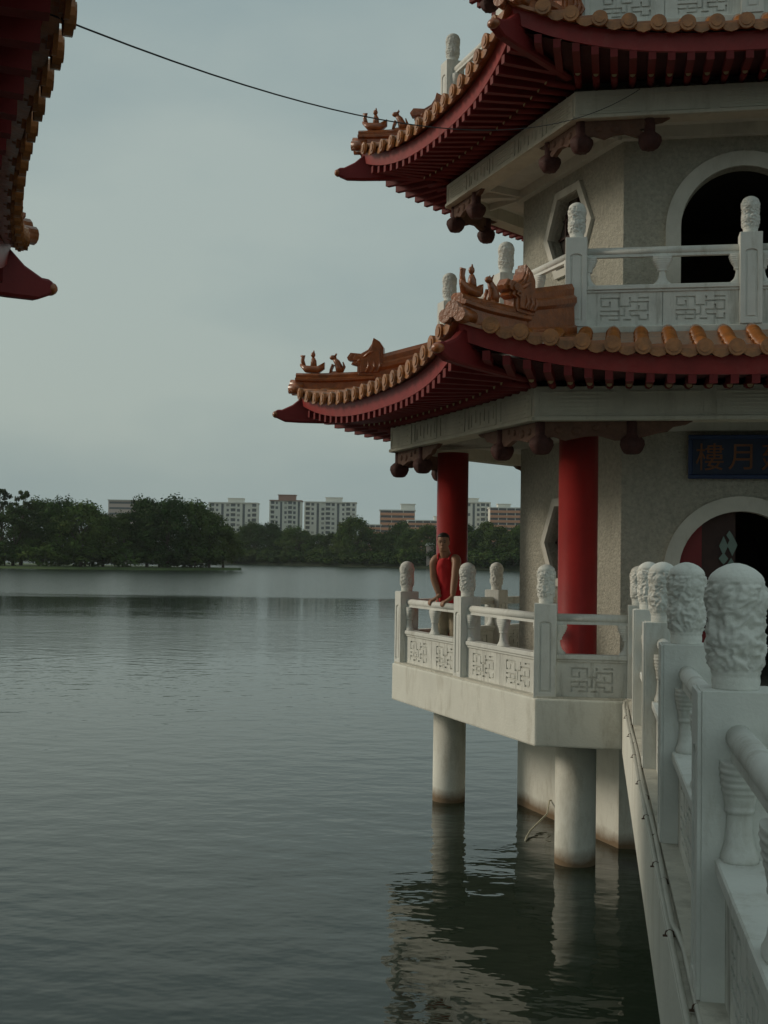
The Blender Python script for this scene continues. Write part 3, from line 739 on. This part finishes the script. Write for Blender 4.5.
def roof(AE, AB, AI, ze, zin, RI=None, LIFT=.325, FL=.20):
    """AE eave apothem at the corners, FL how far the eave bows in between them, AB beam apothem, AI inner apothem; ze sheet height at mid eave"""
    HE = AE*T30; RE = AE/math.cos(R(30))
    lift = lambda s: LIFT*min(1.08, abs(s)/HE)**3.0
    A0 = lambda s: AE-FL*max(0.0, 1-(min(1.0, abs(s)/HE))**1.9)
    def surf(A, s):
        t_ = max(0.0, (A0(s)-A)/(A0(s)-AI)); tt = t_**1.15
        return (ze+lift(s))*(1-tt)+zin*tt+.03
    def grid(ext, inner, i, n, j, m):                    # eave-following grid point (A, s)
        f_ = 2*j/m-1; a0 = A0(f_*HE)+ext; an = AE-(AE-inner)*i/n
        return a0-(a0-inner)*i/n, f_*an*T30
    tl = MB()
    NS, NA = 28, 8
    for k in range(6):
        mx_ = RZ(A60[k]); rows = []
        for i in range(NA+1):
            rw = []
            for j in range(NS+1):
                A, s = grid(.02, AI, i, NA, j, NS); rw.append((s, -A, surf(A, s if i else (2*j/NS-1)*HE)))
            rows.append(rw)
        tl.loft(rows, closed=False, smooth=True, mtx=mx_)
        under = [[(x, y, z-.035) for x, y, z in r_] for r_ in rows[:2]]
        tl.loft([rows[0], under[0], under[1]], closed=False, smooth=False, mtx=mx_)
        n = int(2*HE/.285); sp_ = 2*HE/(n+.4)
        for j in range(n+1):
            s = (j-n/2)*sp_; ae = A0(s)
            if abs(s) > HE-.07: continue
            A1 = max(AI, abs(s)/T30+.02)
            if ae-A1 < .08: A1 = ae-.08
            ns = max(1, int((ae-A1)/.24)); secs = []
            for u_ in range(ns):
                for e_, rr in ((0, .080), (.97, .064)):
                    A = ae+.045-(ae+.045-A1)*(u_+e_)/ns
                    z = surf(A, s)+.012+rg2.uniform(-.004, .004)
                    secs.append([(s+rr*math.cos(math.pi*i/7*1.0), -A, z+rr*math.sin(math.pi*i/7)) for i in range(8)])
            tl.loft(secs, closed=True, caps=True, smooth=True, mtx=mx_)
            z = surf(ae+.045, s)+.020; dx_ = rg2.uniform(-.006, .006)
            for r_, y0, y1, nn in ((.082, .040, .078, 16), (.052, .076, .088, 12)):
                tl.add([(s+dx_+r_*math.cos(2*math.pi*i/nn), -ae-y1, z+r_*math.sin(2*math.pi*i/nn)) for i in range(nn)]+[(s+dx_+r_*math.cos(2*math.pi*i/nn), -ae-y0, z+r_*math.sin(2*math.pi*i/nn)) for i in range(nn)],
                       [tuple(range(nn))]+[(i, nn+i, nn+(i+1) % nn, (i+1) % nn) for i in range(nn)], 1, False, mx_)
            s2 = s+sp_/2
            if abs(s2) < HE-.10:                         # crescent drip tiles
                z = surf(A0(s2)+.03, s2); a2 = A0(s2)
                for q_, (dy0, dy1) in ((0, (.040, .020)), (1, (.020, .000)), (2, (.000, -.020))):
                    cres = [(-.115, .016), (.115, .016), (.095, -.022), (.058, -.056), (0, -.074), (-.058, -.056), (-.095, -.022)]
                    tl.prism([(s2+x*(1-.04*q_), z+zz_+q_*.020) for x, zz_ in cres], -a2-dy0, -a2-dy1, mx_, 0 if q_ else 1)
    rf = tl.build('roof', [M['tile'], M['tile_end']], pag)
    fa = MB(); so_ = MB(); ra = MB(); FH = .185
    def under_z(A, s):                                   # underside of the rafters
        w_ = min(1.0, max(0.0, (A-AB)/(A0(s)-AB)))
        return ze-.272+.105*(1-w_)**1.2+lift(s*AE/A if A else s)*w_**1.2
    for k in range(6):
        mx_ = RZ(A60[k]); NS = 24; sec = []
        for j in range(NS+1):
            f_ = 2*j/NS-1; z = ze+lift(f_*HE); a0 = A0(f_*HE); c_ = abs(f_)**6*.012; x_ = lambda d: f_*(AE-d)*T30
            sec.append([(x_(.06), -a0+.06, z-.005), (x_(.09), -a0+.09, z-FH+c_), (x_(.13), -a0+.13, z-FH+c_), (x_(.13), -a0+.13, z-.005)])
        fa.loft(sec, closed=True, caps=True, smooth=False, mtx=mx_)
        rows = []
        for i in range(6):
            rw = []
            for j in range(NS+1):
                A, s = grid(-.12, AB-.12, i, 5, j, NS); rw.append((s, -A, under_z(A, s)+.082))
            rows.append(rw)
        so_.loft(rows, closed=False, smooth=False, mtx=mx_)
        n = int(2*HE/.19); sp_ = 2*HE/n
        for j in range(n):
            s = (j-(n-1)/2)*sp_; ae = A0(s)
            if abs(s) > HE-.12: continue
            AM = AB+(ae-AB)*.34
            A1 = max(AM-.1, abs(s)/T30+.04)
            if ae-.1-A1 > .05:                          # outer square rafters up to the fascia
                a0 = ae-.094; za, zb_ = under_z(a0, s), under_z(A1, s)
                ra.loft([[(s-.038, -a0, za-.004), (s+.038, -a0, za-.004), (s+.038, -a0, za+.088), (s-.038, -a0, za+.088)], [(s-.038, -A1, zb_+.008), (s+.038, -A1, zb_+.008), (s+.038, -A1, zb_+.09), (s-.038, -A1, zb_+.09)]], smooth=False, mtx=mx_)
            A2 = max(AB-.08, abs(s)/T30+.04)
            if AM-A2 > .08:                              # inner round rafters with pale tips
                za, zb_ = under_z(AM, s)+.002, under_z(A2, s)+.02
                ra.tube([(s, -AM, za), (s, -A2, zb_)], .040, 8, mtx=mx_)
                ra.add([(s+.030*math.cos(2*math.pi*i/8), -AM-.004, za+.030*math.sin(2*math.pi*i/8)) for i in range(8)], [tuple(range(8))], 1, False, mx_)
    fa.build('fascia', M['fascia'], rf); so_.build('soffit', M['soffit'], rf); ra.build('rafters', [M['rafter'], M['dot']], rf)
    # hip ridges, hip rafters and the ornaments; built along +x then turned to the six corners
    zc = ze+LIFT
    def hz(r_): A = r_*math.cos(R(30)); return surf(A, A*T30)
    xo = RE-5.889                                        # the lower roof's corner radius is the reference
    rr0, rr1, rr2 = RI, 4.72+xo, RE-.03
    def section(x, zb, zt):
        h = zt-zb; pr = [(.115, 0), (.115, .16), (.085, .20), (.075, .55), (.11, .62), (.11, .72), (.07, .78), (.075, .90), (.045, 1.0)]
        return [(x, y, zb+h*f_) for y, f_ in pr]+[(x, -y, zb+h*f_) for y, f_ in reversed(pr)]
    rd = MB(); secs = []
    for i in range(9):
        x = rr1+(rr2-rr1)*i/8; secs.append(section(x, hz(x)-.03, zc+.27+.02*math.cos(i/8*math.pi)+.03*(i/8)**2))
    rd.loft(secs, smooth=False)
    if rr0 < rr1:
        secs = []
        for i in range(6):
            x = rr0+(rr1+.03-rr0)*i/5; f_ = i/5; secs.append(section(x, hz(x)-.03, zc+.50+.22*(1-f_)*(4.72-3.85 and (rr1-rr0)/.87)))
        rd.loft(secs, smooth=False)
    # round end tiles at the tip
    for (y, z, r_) in ((0, zc+.10, .085), (.09, zc+.04, .07), (-.09, zc+.04, .07)):
        rd.tube([(RE-.16, y, z), (RE+.055, y, z+.01)], r_, 12)
    rdm = rd.mesh('hip_ridge', M['ridge'])
    hr = MB()
    x0 = AB/math.cos(R(30))
    out = [(x0+.12, ze-.08), (RE-.55, ze-.02), (RE-.12, zc-.06), (RE+.02, zc-.17), (RE+.17, zc-.235), (RE+.25, zc-.235), (RE+.295, zc-.285), (RE+.26, zc-.35), (RE+.14, zc-.405), (RE-.08, zc-.42), (RE-.40, zc-.43), (x0+.12, ze-.13)]
    hr.prism(out, -.055, .055)
    hrm = hr.mesh('hip_rafter', M['rafter'], bevel=.02)
    tipm = MB(); tipm.ball((RE+.265, 0, zc-.30), (.055, .075, .052), 10, 7); tm_ = tipm.mesh('rafter_tip', M['ridge'])
    for k in range(6):
        mx_ = RZ(R(-120)+A60[k])
        put('hip_ridge', rdm, rf, mx_)
        h_ = put('hip_rafter', hrm, rf, mx_)
        put('rafter_tip', tm_, rf, mx_)
        flip = Matrix.Translation((0, 0, 0)) @ RZ(math.pi)
        put('ridge_rider', RID, rf, mx_ @ Matrix.Translation((5.62+xo, 0, zc+.27)) @ RZ(math.pi) @ Matrix.Scale(1.15, 4))
        put('ridge_figure', FIG, rf, mx_ @ Matrix.Translation((5.30+xo, 0, zc+.25)) @ RZ(math.pi) @ Matrix.Scale(1.15, 4))
        put('dragon_ornament', DRG, rf, mx_ @ Matrix.Translation((4.98+xo, 0, zc+.21)) @ RZ(math.pi))
    return rf
roof(5.10, 3.90, 3.36, 5.27, 5.74, RI=3.86)
roof(4.37, 3.25, 3.33, 8.69, 9.10, RI=3.86)
roof(4.37, 3.25, .35, 12.10, 14.2, RI=1.2)
q = MB(); q.lathe([(.42, 14.1), (.46, 14.3), (.30, 14.4), (.34, 14.62), (.20, 14.75), (.25, 14.95), (.12, 15.1), (.03, 15.6)], 20); q.build('roof_finial', M['ridge'], pag)

# ------------------------------------------------------------------ balustrades
def ring(rad, zf, name, label, group, opening=None):
    o = thing(name, label, 'balustrade', PAG.copy(), group)
    V = [Vector((rad*math.cos(R(-120)+a), rad*math.sin(R(-120)+a))) for a in A60]
    for k in range(6):                                   # side k runs from vertex k-? to the next, counter-clockwise
        p0, p1 = V[k], V[(k+1) % 6]; mid = (p0+p1)/2; rz = A60[k]
        post(o, p0, zf, rz-R(0))
        if k == 0 and opening:
            a, b_ = Vector((opening[0], p0.y)), Vector((opening[1], p0.y))
            post(o, a, zf, rz); post(o, b_, zf, rz)
            bay(o, p0, a, zf, 1, 1, False); bay(o, b_, p1, zf, 1, 1, False)
        else:
            post(o, mid, zf, rz); bay(o, p0, mid, zf, 1); bay(o, mid, p1, zf, 1)
    return o
ring(RP1, Z1, 'stone_balustrade', 'white carved stone balustrade round the lower terrace where the man leans', 'pagoda balustrades', (-1.15, 1.15))
ring(RP2, Z2, 'stone_balustrade', 'white carved stone balustrade round the middle storey above the lower orange roof', 'pagoda balustrades')
ring(RP2, Z3, 'stone_balustrade', 'white stone balustrade at the top edge of the photo above the second roof', 'pagoda balustrades')

# ------------------------------------------------------------------ bridge
# bridge frame: origin at the terrace front, +x along the bridge towards the viewer, y to its left side seen from the pagoda
BD = -R(90-10.7+1.08) ; 
def loc2w(x, y): return Vector((CX+x*math.cos(PHI)-y*math.sin(PHI), CY+x*math.sin(PHI)+y*math.cos(PHI)))
P0 = loc2w(-1.15, -3.668)                                # the rail's first post, on the terrace
bdir = Vector((-math.sin(R(9.62)), -math.cos(R(9.62))))   # running towards the viewer
bside = Vector((-bdir.y, bdir.x))                        # to the right of the picture
if bside.x < 0: bside = -bside
BM = Matrix(((bdir.x, bside.x, 0, P0.x), (bdir.y, bside.y, 0, P0.y), (0, 0, 1, 0), (0, 0, 0, 1)))
if BM.to_3x3().determinant() < 0:
    BM = Matrix(((bdir.x, -bside.x, 0, P0.x), (bdir.y, -bside.y, 0, P0.y), (0, 0, 1, 0), (0, 0, 0, 1)))
    SY = -1
else: SY = 1
br = thing('footbridge', 'white concrete footbridge leading to the pagoda door along the right edge', 'bridge', BM)
BL = 18.0
q = MB(); q.box((BL/2+.21, SY*1.07, Z1-.27), (BL, 2.48, .52)); q.build('deck', M['concrete'], br, bevel=.015)
q = MB(); q.box((BL/2+.21, SY*1.07, Z1-.004), (BL-.02, 2.44, .02)); q.build('paving', M['ledge'], br)
q = MB(); q.box((BL/2+.25, SY*.0, Z1+.012), (BL-.1, .25, .07)); q.build('kerb', M['ledge'], br)
q = MB(); q.box((BL/2+.25, SY*2.14, Z1+.012), (BL-.1, .25, .07)); q.build('kerb', M['ledge'], br)
q = MB()
for xx in (5.5, 11.0):
    for yy in (.35, 1.8): 
        qq = MB(); qq.lathe([(.2, -1.5), (.2, Z1-.5)], 24); qq.build('pile', M['concrete'], br, TR(xx, SY*yy, 0))
SPC = 2.27
def bridge_rail(y, label):
    o = thing('stone_balustrade', label, 'balustrade', BM.copy(), 'bridge balustrades')
    for k in range(1, 8): post(o, (k*SPC, SY*y), Z1+.045, 0)
    for k in range(0, 7): bay(o, (k*SPC, SY*y), ((k+1)*SPC, SY*y), Z1+.045, 1, 2)
    return o
bridge_rail(0, 'white stone bridge balustrade with carved finials receding from the right foreground')
bridge_rail(2.14, 'white stone balustrade on the far right side of the bridge')
# conduits on the outer ledge
def pipe_thing(pts, label, r_, clips):
    o = thing('conduit_pipe', label, 'pipe', BM.copy(), 'conduits on the bridge ledge')
    m_ = MB(); m_.tube(pts, r_, 10); m_.build('pipe', M['pipe'], o)
    for x, y, z in clips:
        c_ = MB(); c_.box((x, y, z-.008), (.014, .052, .005)); c_.tube([(x, y-.017, z-.008), (x, y-.014, z+.009), (x, y, z+.015), (x, y+.014, z+.009), (x, y+.017, z-.008)], .003, 6); c_.build('clip', M['clip'], o)
YE = SY*-.085*1.0
zp = Z1+.030
pts1 = [(.45, SY*-.135, zp+.02)]+[(x, SY*(-.146+.005*math.sin(x*2.1)), zp) for x in [i*.5+.8 for i in range(16)]]
xe = pts1[-1][0]
pts1 += [(xe+.12, SY*-.135, zp), (xe+.3, SY*-.125, zp), (xe+.6, SY*-.125, zp), (xe+6, SY*-.127, zp)]
pipe_thing(pts1, 'pale conduit pipe nearer the railing, with a bend', .013, [(x, SY*-.146, zp-.004) for x in (1.2, 2.3, 3.4, 4.5, 5.6, 6.7, 7.6)]+[(9.2, SY*-.126, zp-.004), (10.2, SY*-.126, zp-.004)])
pts2 = [(.6, SY*-.160, zp+.02)]+[(x, SY*-.167, zp) for x in [i*.5+1.0 for i in range(28)]]
pipe_thing(pts2, 'straight pale conduit pipe along the outermost edge of the bridge ledge', .011, [(x, SY*-.167, zp-.004) for x in (1.7, 2.9, 4.0, 5.1, 6.2, 7.3, 8.4, 9.5)])

# ------------------------------------------------------------------ signboard
sg_ = thing('signboard', 'dark blue signboard with gold Chinese characters hanging above the lower arched door', 'sign', PAG @ Matrix.Translation((0, -AW-.10, 4.495)) @ Matrix.Rotation(R(8), 4, 'X'))
q = MB(); q.box((0, 0, 0), (1.10, .04, .44)); q.build('board', M['blue'], sg_)
for (c_, d_) in (((0, -.02, .225), (1.20, .07, .05)), ((0, -.02, -.225), (1.20, .07, .05)), ((-.575, -.02, 0), (.05, .07, .40)), ((.575, -.02, 0), (.05, .07, .40))):
    q = MB(); q.box(c_, d_); q.build('frame', M['blue_edge'], sg_, bevel=.008)
for i, ch in enumerate('樓月延'):
    cu = bpy.data.curves.new('character', 'FONT'); cu.body = ch; cu.size = .33; cu.extrude = .008; cu.align_x = 'CENTER'; cu.align_y = 'CENTER'
    to = bpy.data.objects.new('tmp', cu); C.objects.link(to)
    dg = bpy.context.evaluated_depsgraph_get(); me = bpy.data.meshes.new_from_object(to.evaluated_get(dg)); C.objects.unlink(to); bpy.data.objects.remove(to)
    me.name = 'character'; me.materials.clear(); me.materials.append(M['gold'])
    cx_ = sum(v.co.x for v in me.vertices)/max(1, len(me.vertices))
    zs = [v.co.y for v in me.vertices]; zm = (min(zs)+max(zs))/2 if zs else 0
    put('character', me, sg_, Matrix.Translation((-.36+.36*i, -.03, -zm)) @ Matrix.Rotation(R(90), 4, 'X'))

# ------------------------------------------------------------------ the second pagoda, overhead at the left
TWIN = (-6.58, 4.76)
tw = copy_tree(pag); tw.matrix_world = TR(TWIN[0], TWIN[1], 0, PHI)
tag(tw, 'nearby second pagoda of which only a dark red eave corner shows at upper left', 'pagoda')

# ------------------------------------------------------------------ cable between the two pagodas
q = MB(); ca, cb = Vector((-1.34, 4.57, 5.32)), Vector((2.732, 13.489, 8.46)); pts = []
for i in range(33):
    f_ = i/32; p = ca.lerp(cb, f_); p.z -= .46*4*f_*(1-f_); pts.append(p)
q.tube(pts, .0038, 6)
tag(q.build('overhead_cable', M['cable']), 'thin black cable sagging across the sky to the pagoda', 'cable')
# pale rope trailing into the water at the shaft
q = MB(); rp_ = []
for x, y, z in ((-2.16, -.86, .24), (-2.21, -.88, .23), (-2.222, -1.182, 0.12), (-2.313, -1.508, 0.07), (-2.386, -1.846, 0.04), (-2.412, -2.146, 0.02), (-2.434, -2.315, -0.06)):
    p_ = loc2w(x, y); rp_.append((p_.x, p_.y, z))
q.tube(rp_, .011, 6)
tag(q.build('rope', M['rope']), 'pale rope trailing from the pagoda shaft into the water between the piles', 'rope')

# ------------------------------------------------------------------ the man at the balustrade
def skin_mesh(verts, edges, rads, root=0, sub=2):
    me = bpy.data.meshes.new('tmp'); me.from_pydata(verts, edges, []); o = bpy.data.objects.new('tmp', me); C.objects.link(o)
    o.modifiers.new('s', 'SKIN'); o.modifiers.new('d', 'SUBSURF').levels = sub
    for i, sv in enumerate(me.skin_vertices[0].data): sv.radius = rads[i] if hasattr(rads[i], '__len__') else (rads[i], rads[i]); sv.use_root = (i == root)
    dg = bpy.context.evaluated_depsgraph_get(); r_ = bpy.data.meshes.new_from_object(o.evaluated_get(dg))
    C.objects.unlink(o); bpy.data.objects.remove(o); return r_
def chain(pts, rads, sub=2): return skin_mesh([tuple(p) for p in pts], [(i, i+1) for i in range(len(pts)-1)], rads, 0, sub)
man_at = (.8585, 16.437)
def man():
    # person frame: +x faces out over the rail, +y to his left, z up from the terrace
    ND = R(-115)
    q_ = man_at
    o = thing('person', 'man in red sleeveless top and pale trousers leaning on the terrace balustrade', 'person', TR(q_[0], q_[1], Z1+.022, ND))
    V = [(-.08, 0, .95), (-.05, 0, 1.08), (.0, 0, 1.24), (.06, 0, 1.39), (.11, 0, 1.49), (.145, 0, 1.56),
         (.13, .165, 1.43), (.285, .205, 1.18), (.43, .235, .945), (.10, -.165, 1.43), (.085, -.175, 1.17), (.10, -.085, .945),
         (-.07, .095, .88), (-.03, .10, .49), (-.09, .10, .09), (.05, .115, .04), (-.07, -.095, .88), (-.03, -.10, .49), (-.09, -.10, .09), (.05, -.115, .04)]
    parts = [skin_mesh(V[:6], [(i, i+1) for i in range(5)], [(.12, .145), (.112, .13), (.115, .145), (.105, .14), (.068, .068), (.062, .062)])]
    for sg, i0 in ((1, 6), (-1, 9)):                     # arms, then legs, rooted inside the trunk
        sh, el, wr_ = (Vector(v) for v in V[i0:i0+3])
        parts.append(chain([(.045, sg*.09, 1.40), sh-Vector((.02, sg*.03, -.005)), sh.lerp(el, .18)+Vector((0, sg*.012, 0)), sh.lerp(el, .55), el, el.lerp(wr_, .35), wr_], [.075, .076, .068, .057, .050, .051, .037]))
    for i0 in (12, 16):
        hp, kn, an, to_ = (Vector(v) for v in V[i0:i0+4])
        parts.append(chain([hp+Vector((0, 0, .08)), hp, hp.lerp(kn, .5), kn, kn.lerp(an, .35), an, to_], [.11, .105, .088, .066, .064, .045, .042]))
    # hands: palm plus five fingers curled over the rail; hand frame has x across the rail (outward), y along it
    for sg, (hx, hy) in ((1, (.494, .174)), (-1, (.17, -.14))):
        H = Matrix.Translation((hx, hy, .864)) @ RZ(R(-45.7))
        h_ = lambda *p: tuple(H @ Vector(p))
        parts.append(chain([h_(-.11, 0, .10), h_(-.07, 0, .062), h_(-.02, 0, .028), h_(.015, 0, .020)], [(.034, .034), (.034, .030), (.046, .024), (.046, .020)]))
        for dy, ln in ((-.036, .92), (-.012, 1.0), (.012, .95), (.036, .78)):
            y = sg*dy
            parts.append(chain([h_(-.015, y*.8, .022), h_(.03, y, .016), h_(.03+.026*ln, y, -.006), h_(.034+.026*ln, y, -.006-.03*ln), h_(.026+.016*ln, y, -.006-.05*ln)], [.014, .0145, .0135, .0125, .011], 1))
        parts.append(chain([h_(-.055, -sg*.02, .045), h_(-.04, -sg*.055, .024), h_(-.045, -sg*.068, -.008), h_(-.038, -sg*.062, -.032)], [.017, .016, .014, .012], 1))
    # head, turned to his left (towards the viewer)
    hd = MB(); HM = Matrix.Translation((.185, .0, 1.635)) @ RZ(R(14)) @ Matrix.Rotation(R(4), 4, 'Y')
    def hsec(z, fx, bx, wy, n=20):
        return [((fx if math.cos(2*math.pi*i/n) > 0 else bx)*math.cos(2*math.pi*i/n), wy*math.sin(2*math.pi*i/n), z) for i in range(n)]
    hd.loft([hsec(-.115, .070, .03, .030), hsec(-.105, .088, .05, .046), hsec(-.07, .092, .07, .060), hsec(-.03, .092, .088, .068), hsec(.02, .094, .098, .074), hsec(.06, .090, .100, .075), hsec(.09, .075, .088, .066), hsec(.112, .045, .055, .042), hsec(.120, .012, .014, .012)], mtx=HM)
    hd.loft([[(.088, -.008, .015), (.088, .008, .015), (.080, .0, .02)], [(.112, -.014, -.022), (.112, .014, -.022), (.085, 0, -.018)], [(.106, -.015, -.034), (.106, .015, -.034), (.08, 0, -.03)]], mtx=HM)
    for sg in (1, -1): hd.ball((-.005, sg*.074, -.005), (.018, .010, .032), 8, 6, 0, HM)
    hd.tube([(.090, -.022, -.060), (.097, 0, -.060), (.090, .022, -.060)], [.006, .010, .006], 6, mtx=HM)
    parts.append(hd.mesh('tmp', M['skin']))
    nk = chain([(.10, 0, 1.42), (.14, .0, 1.51), (.165, .0, 1.60)], [.075, .070, .070]); parts.append(nk)
    bm = bmesh.new()
    for p in parts: bm.from_mesh(p)
    me = bpy.data.meshes.new('body'); bm.to_mesh(me); bm.free()
    tmp = bpy.data.objects.new('tmp', me); C.objects.link(tmp)
    rm = tmp.modifiers.new('r', 'REMESH'); rm.mode = 'VOXEL'; rm.voxel_size = .0065; rm.use_smooth_shade = True
    dg = bpy.context.evaluated_depsgraph_get(); body = bpy.data.meshes.new_from_object(tmp.evaluated_get(dg)); C.objects.unlink(tmp); bpy.data.objects.remove(tmp)
    body.name = 'body'; body.materials.clear(); body.materials.append(M['skin'])
    for p in body.polygons: p.use_smooth = True; p.material_index = 0
    put('body', body, o)
    # hair cap
    hr = MB(); rows = []
    def cap(z, fx, bx, wy): return hsec(z, fx, bx, wy)
    hr.loft([hsec(-.04, -.02, .094, .062), hsec(.0, -.02, .104, .074), hsec(.05, .03, .108, .080), hsec(.075, .084, .104, .079), hsec(.10, .072, .088, .066), hsec(.120, .046, .056, .042), hsec(.130, .015, .02, .015)], mtx=HM)
    hr.build('hair', M['hair'], o)
    for sg in (1, -1):
        e_ = MB(); e_.ball((.086, sg*.029, .004), (.009, .013, .006), 8, 6, 0, HM); e_.build('eye', M['hair'], o)
        b_ = MB(); b_.tube([(.088, sg*.014, .024), (.091, sg*.03, .028), (.080, sg*.046, .022)], .005, 5, mtx=HM); b_.build('eyebrow', M['hair'], o)
    # singlet
    def es(cx_, z, rx, ry, n=24, dz=0): return [(cx_+rx*math.cos(2*math.pi*i/n), ry*math.sin(2*math.pi*i/n), z+dz*abs(math.sin(2*math.pi*i/n))**2) for i in range(n)]
    sg2 = MB()
    sg2.loft([es(-.04, .79, .165, .178), es(-.045, .86, .160, .172), es(-.06, .95, .145, .155), es(-.035, 1.06, .134, .145), es(.015, 1.20, .134, .150), es(.065, 1.30, .130, .142), es(.09, 1.37, .118, .112), es(.105, 1.41, .108, .092), es(.112, 1.43, .098, .078)], caps=False)
    for sg in (1, -1): sg2.tube([(.175, sg*.07, 1.40), (.165, sg*.085, 1.45), (.125, sg*.095, 1.485), (.07, sg*.095, 1.485), (.02, sg*.09, 1.44), (-.02, sg*.08, 1.37)], .018, 8)
    sgo = sg2.build('singlet', M['singlet'], o)
    md = sgo.modifiers.new('t', 'SOLIDIFY'); md.thickness = .008
    md2 = sgo.modifiers.new('s', 'SUBSURF'); md2.levels = 2; md2.render_levels = 2
    tx = bpy.data.textures.new('folds', 'CLOUDS'); tx.noise_scale = .09; dp = sgo.modifiers.new('f', 'DISPLACE'); dp.texture = tx; dp.strength = .028; dp.mid_level = .45
    # trousers
    tp = [chain([(-.075, 0, 1.04), (-.08, 0, .95), (-.08, 0, .86)], [(.15, .165), (.165, .18), (.15, .175)])]
    for sg in (1, -1): tp.append(chain([(-.08, sg*.085, .92), (-.07, sg*.095, .80), (-.035, sg*.102, .50), (-.085, sg*.105, .28), (-.09, sg*.105, .10)], [.125, .128, .105, .092, .092]))
    bm = bmesh.new()
    for p in tp: bm.from_mesh(p)
    me = bpy.data.meshes.new('tmp'); bm.to_mesh(me); bm.free()
    tmp = bpy.data.objects.new('tmp', me); C.objects.link(tmp); rm = tmp.modifiers.new('r', 'REMESH'); rm.mode = 'VOXEL'; rm.voxel_size = .012
    dg = bpy.context.evaluated_depsgraph_get(); tme = bpy.data.meshes.new_from_object(tmp.evaluated_get(dg)); C.objects.unlink(tmp); bpy.data.objects.remove(tmp)
    for v in tme.vertices:                               # cloth creases
        n_ = noise.noise(Vector((v.co.x*9, v.co.y*9, v.co.z*16)))*.008; v.co += v.normal*n_
    tme.name = 'trousers'; tme.materials.clear(); tme.materials.append(M['trousers'])
    for p in tme.polygons: p.use_smooth = True; p.material_index = 0
    put('trousers', tme, o)
    for sg in (1, -1):
        s2 = MB(); s2.loft([[(-.15, sg*.105+y, z) for y, z in ((-.035, 0), (.035, 0), (.035, .09), (-.035, .09))], [(-.02, sg*.107+y, z) for y, z in ((-.045, 0), (.045, 0), (.042, .10), (-.042, .10))], [(.08, sg*.112+y, z) for y, z in ((-.048, 0), (.048, 0), (.040, .06), (-.040, .06))], [(.14, sg*.115+y, z) for y, z in ((-.03, 0), (.03, 0), (.025, .035), (-.025, .035))]], smooth=False)
        s2.build('shoe', M['shoe'], o, bevel=.012, seg=2)
man()
bpy.context.view_layer.update()

# ------------------------------------------------------------------ light evening haze over the lake
q = MB(); q.box((0, 1650, 21.5), (6300, 3960, 49))
hz_m = bpy.data.materials.new('haze'); hz_m.use_nodes = True; ht = hz_m.node_tree; ht.nodes.clear()
ho_ = ht.nodes.new('ShaderNodeOutputMaterial'); pv = ht.nodes.new('ShaderNodeVolumePrincipled')
pv.inputs['Color'].default_value = (.92, .97, .95, 1); pv.inputs['Density'].default_value = .00011; pv.inputs['Anisotropy'].default_value = .2
ht.links.new(pv.outputs[0], ho_.inputs['Volume'])
tag(q.build('haze', hz_m), kind='stuff')
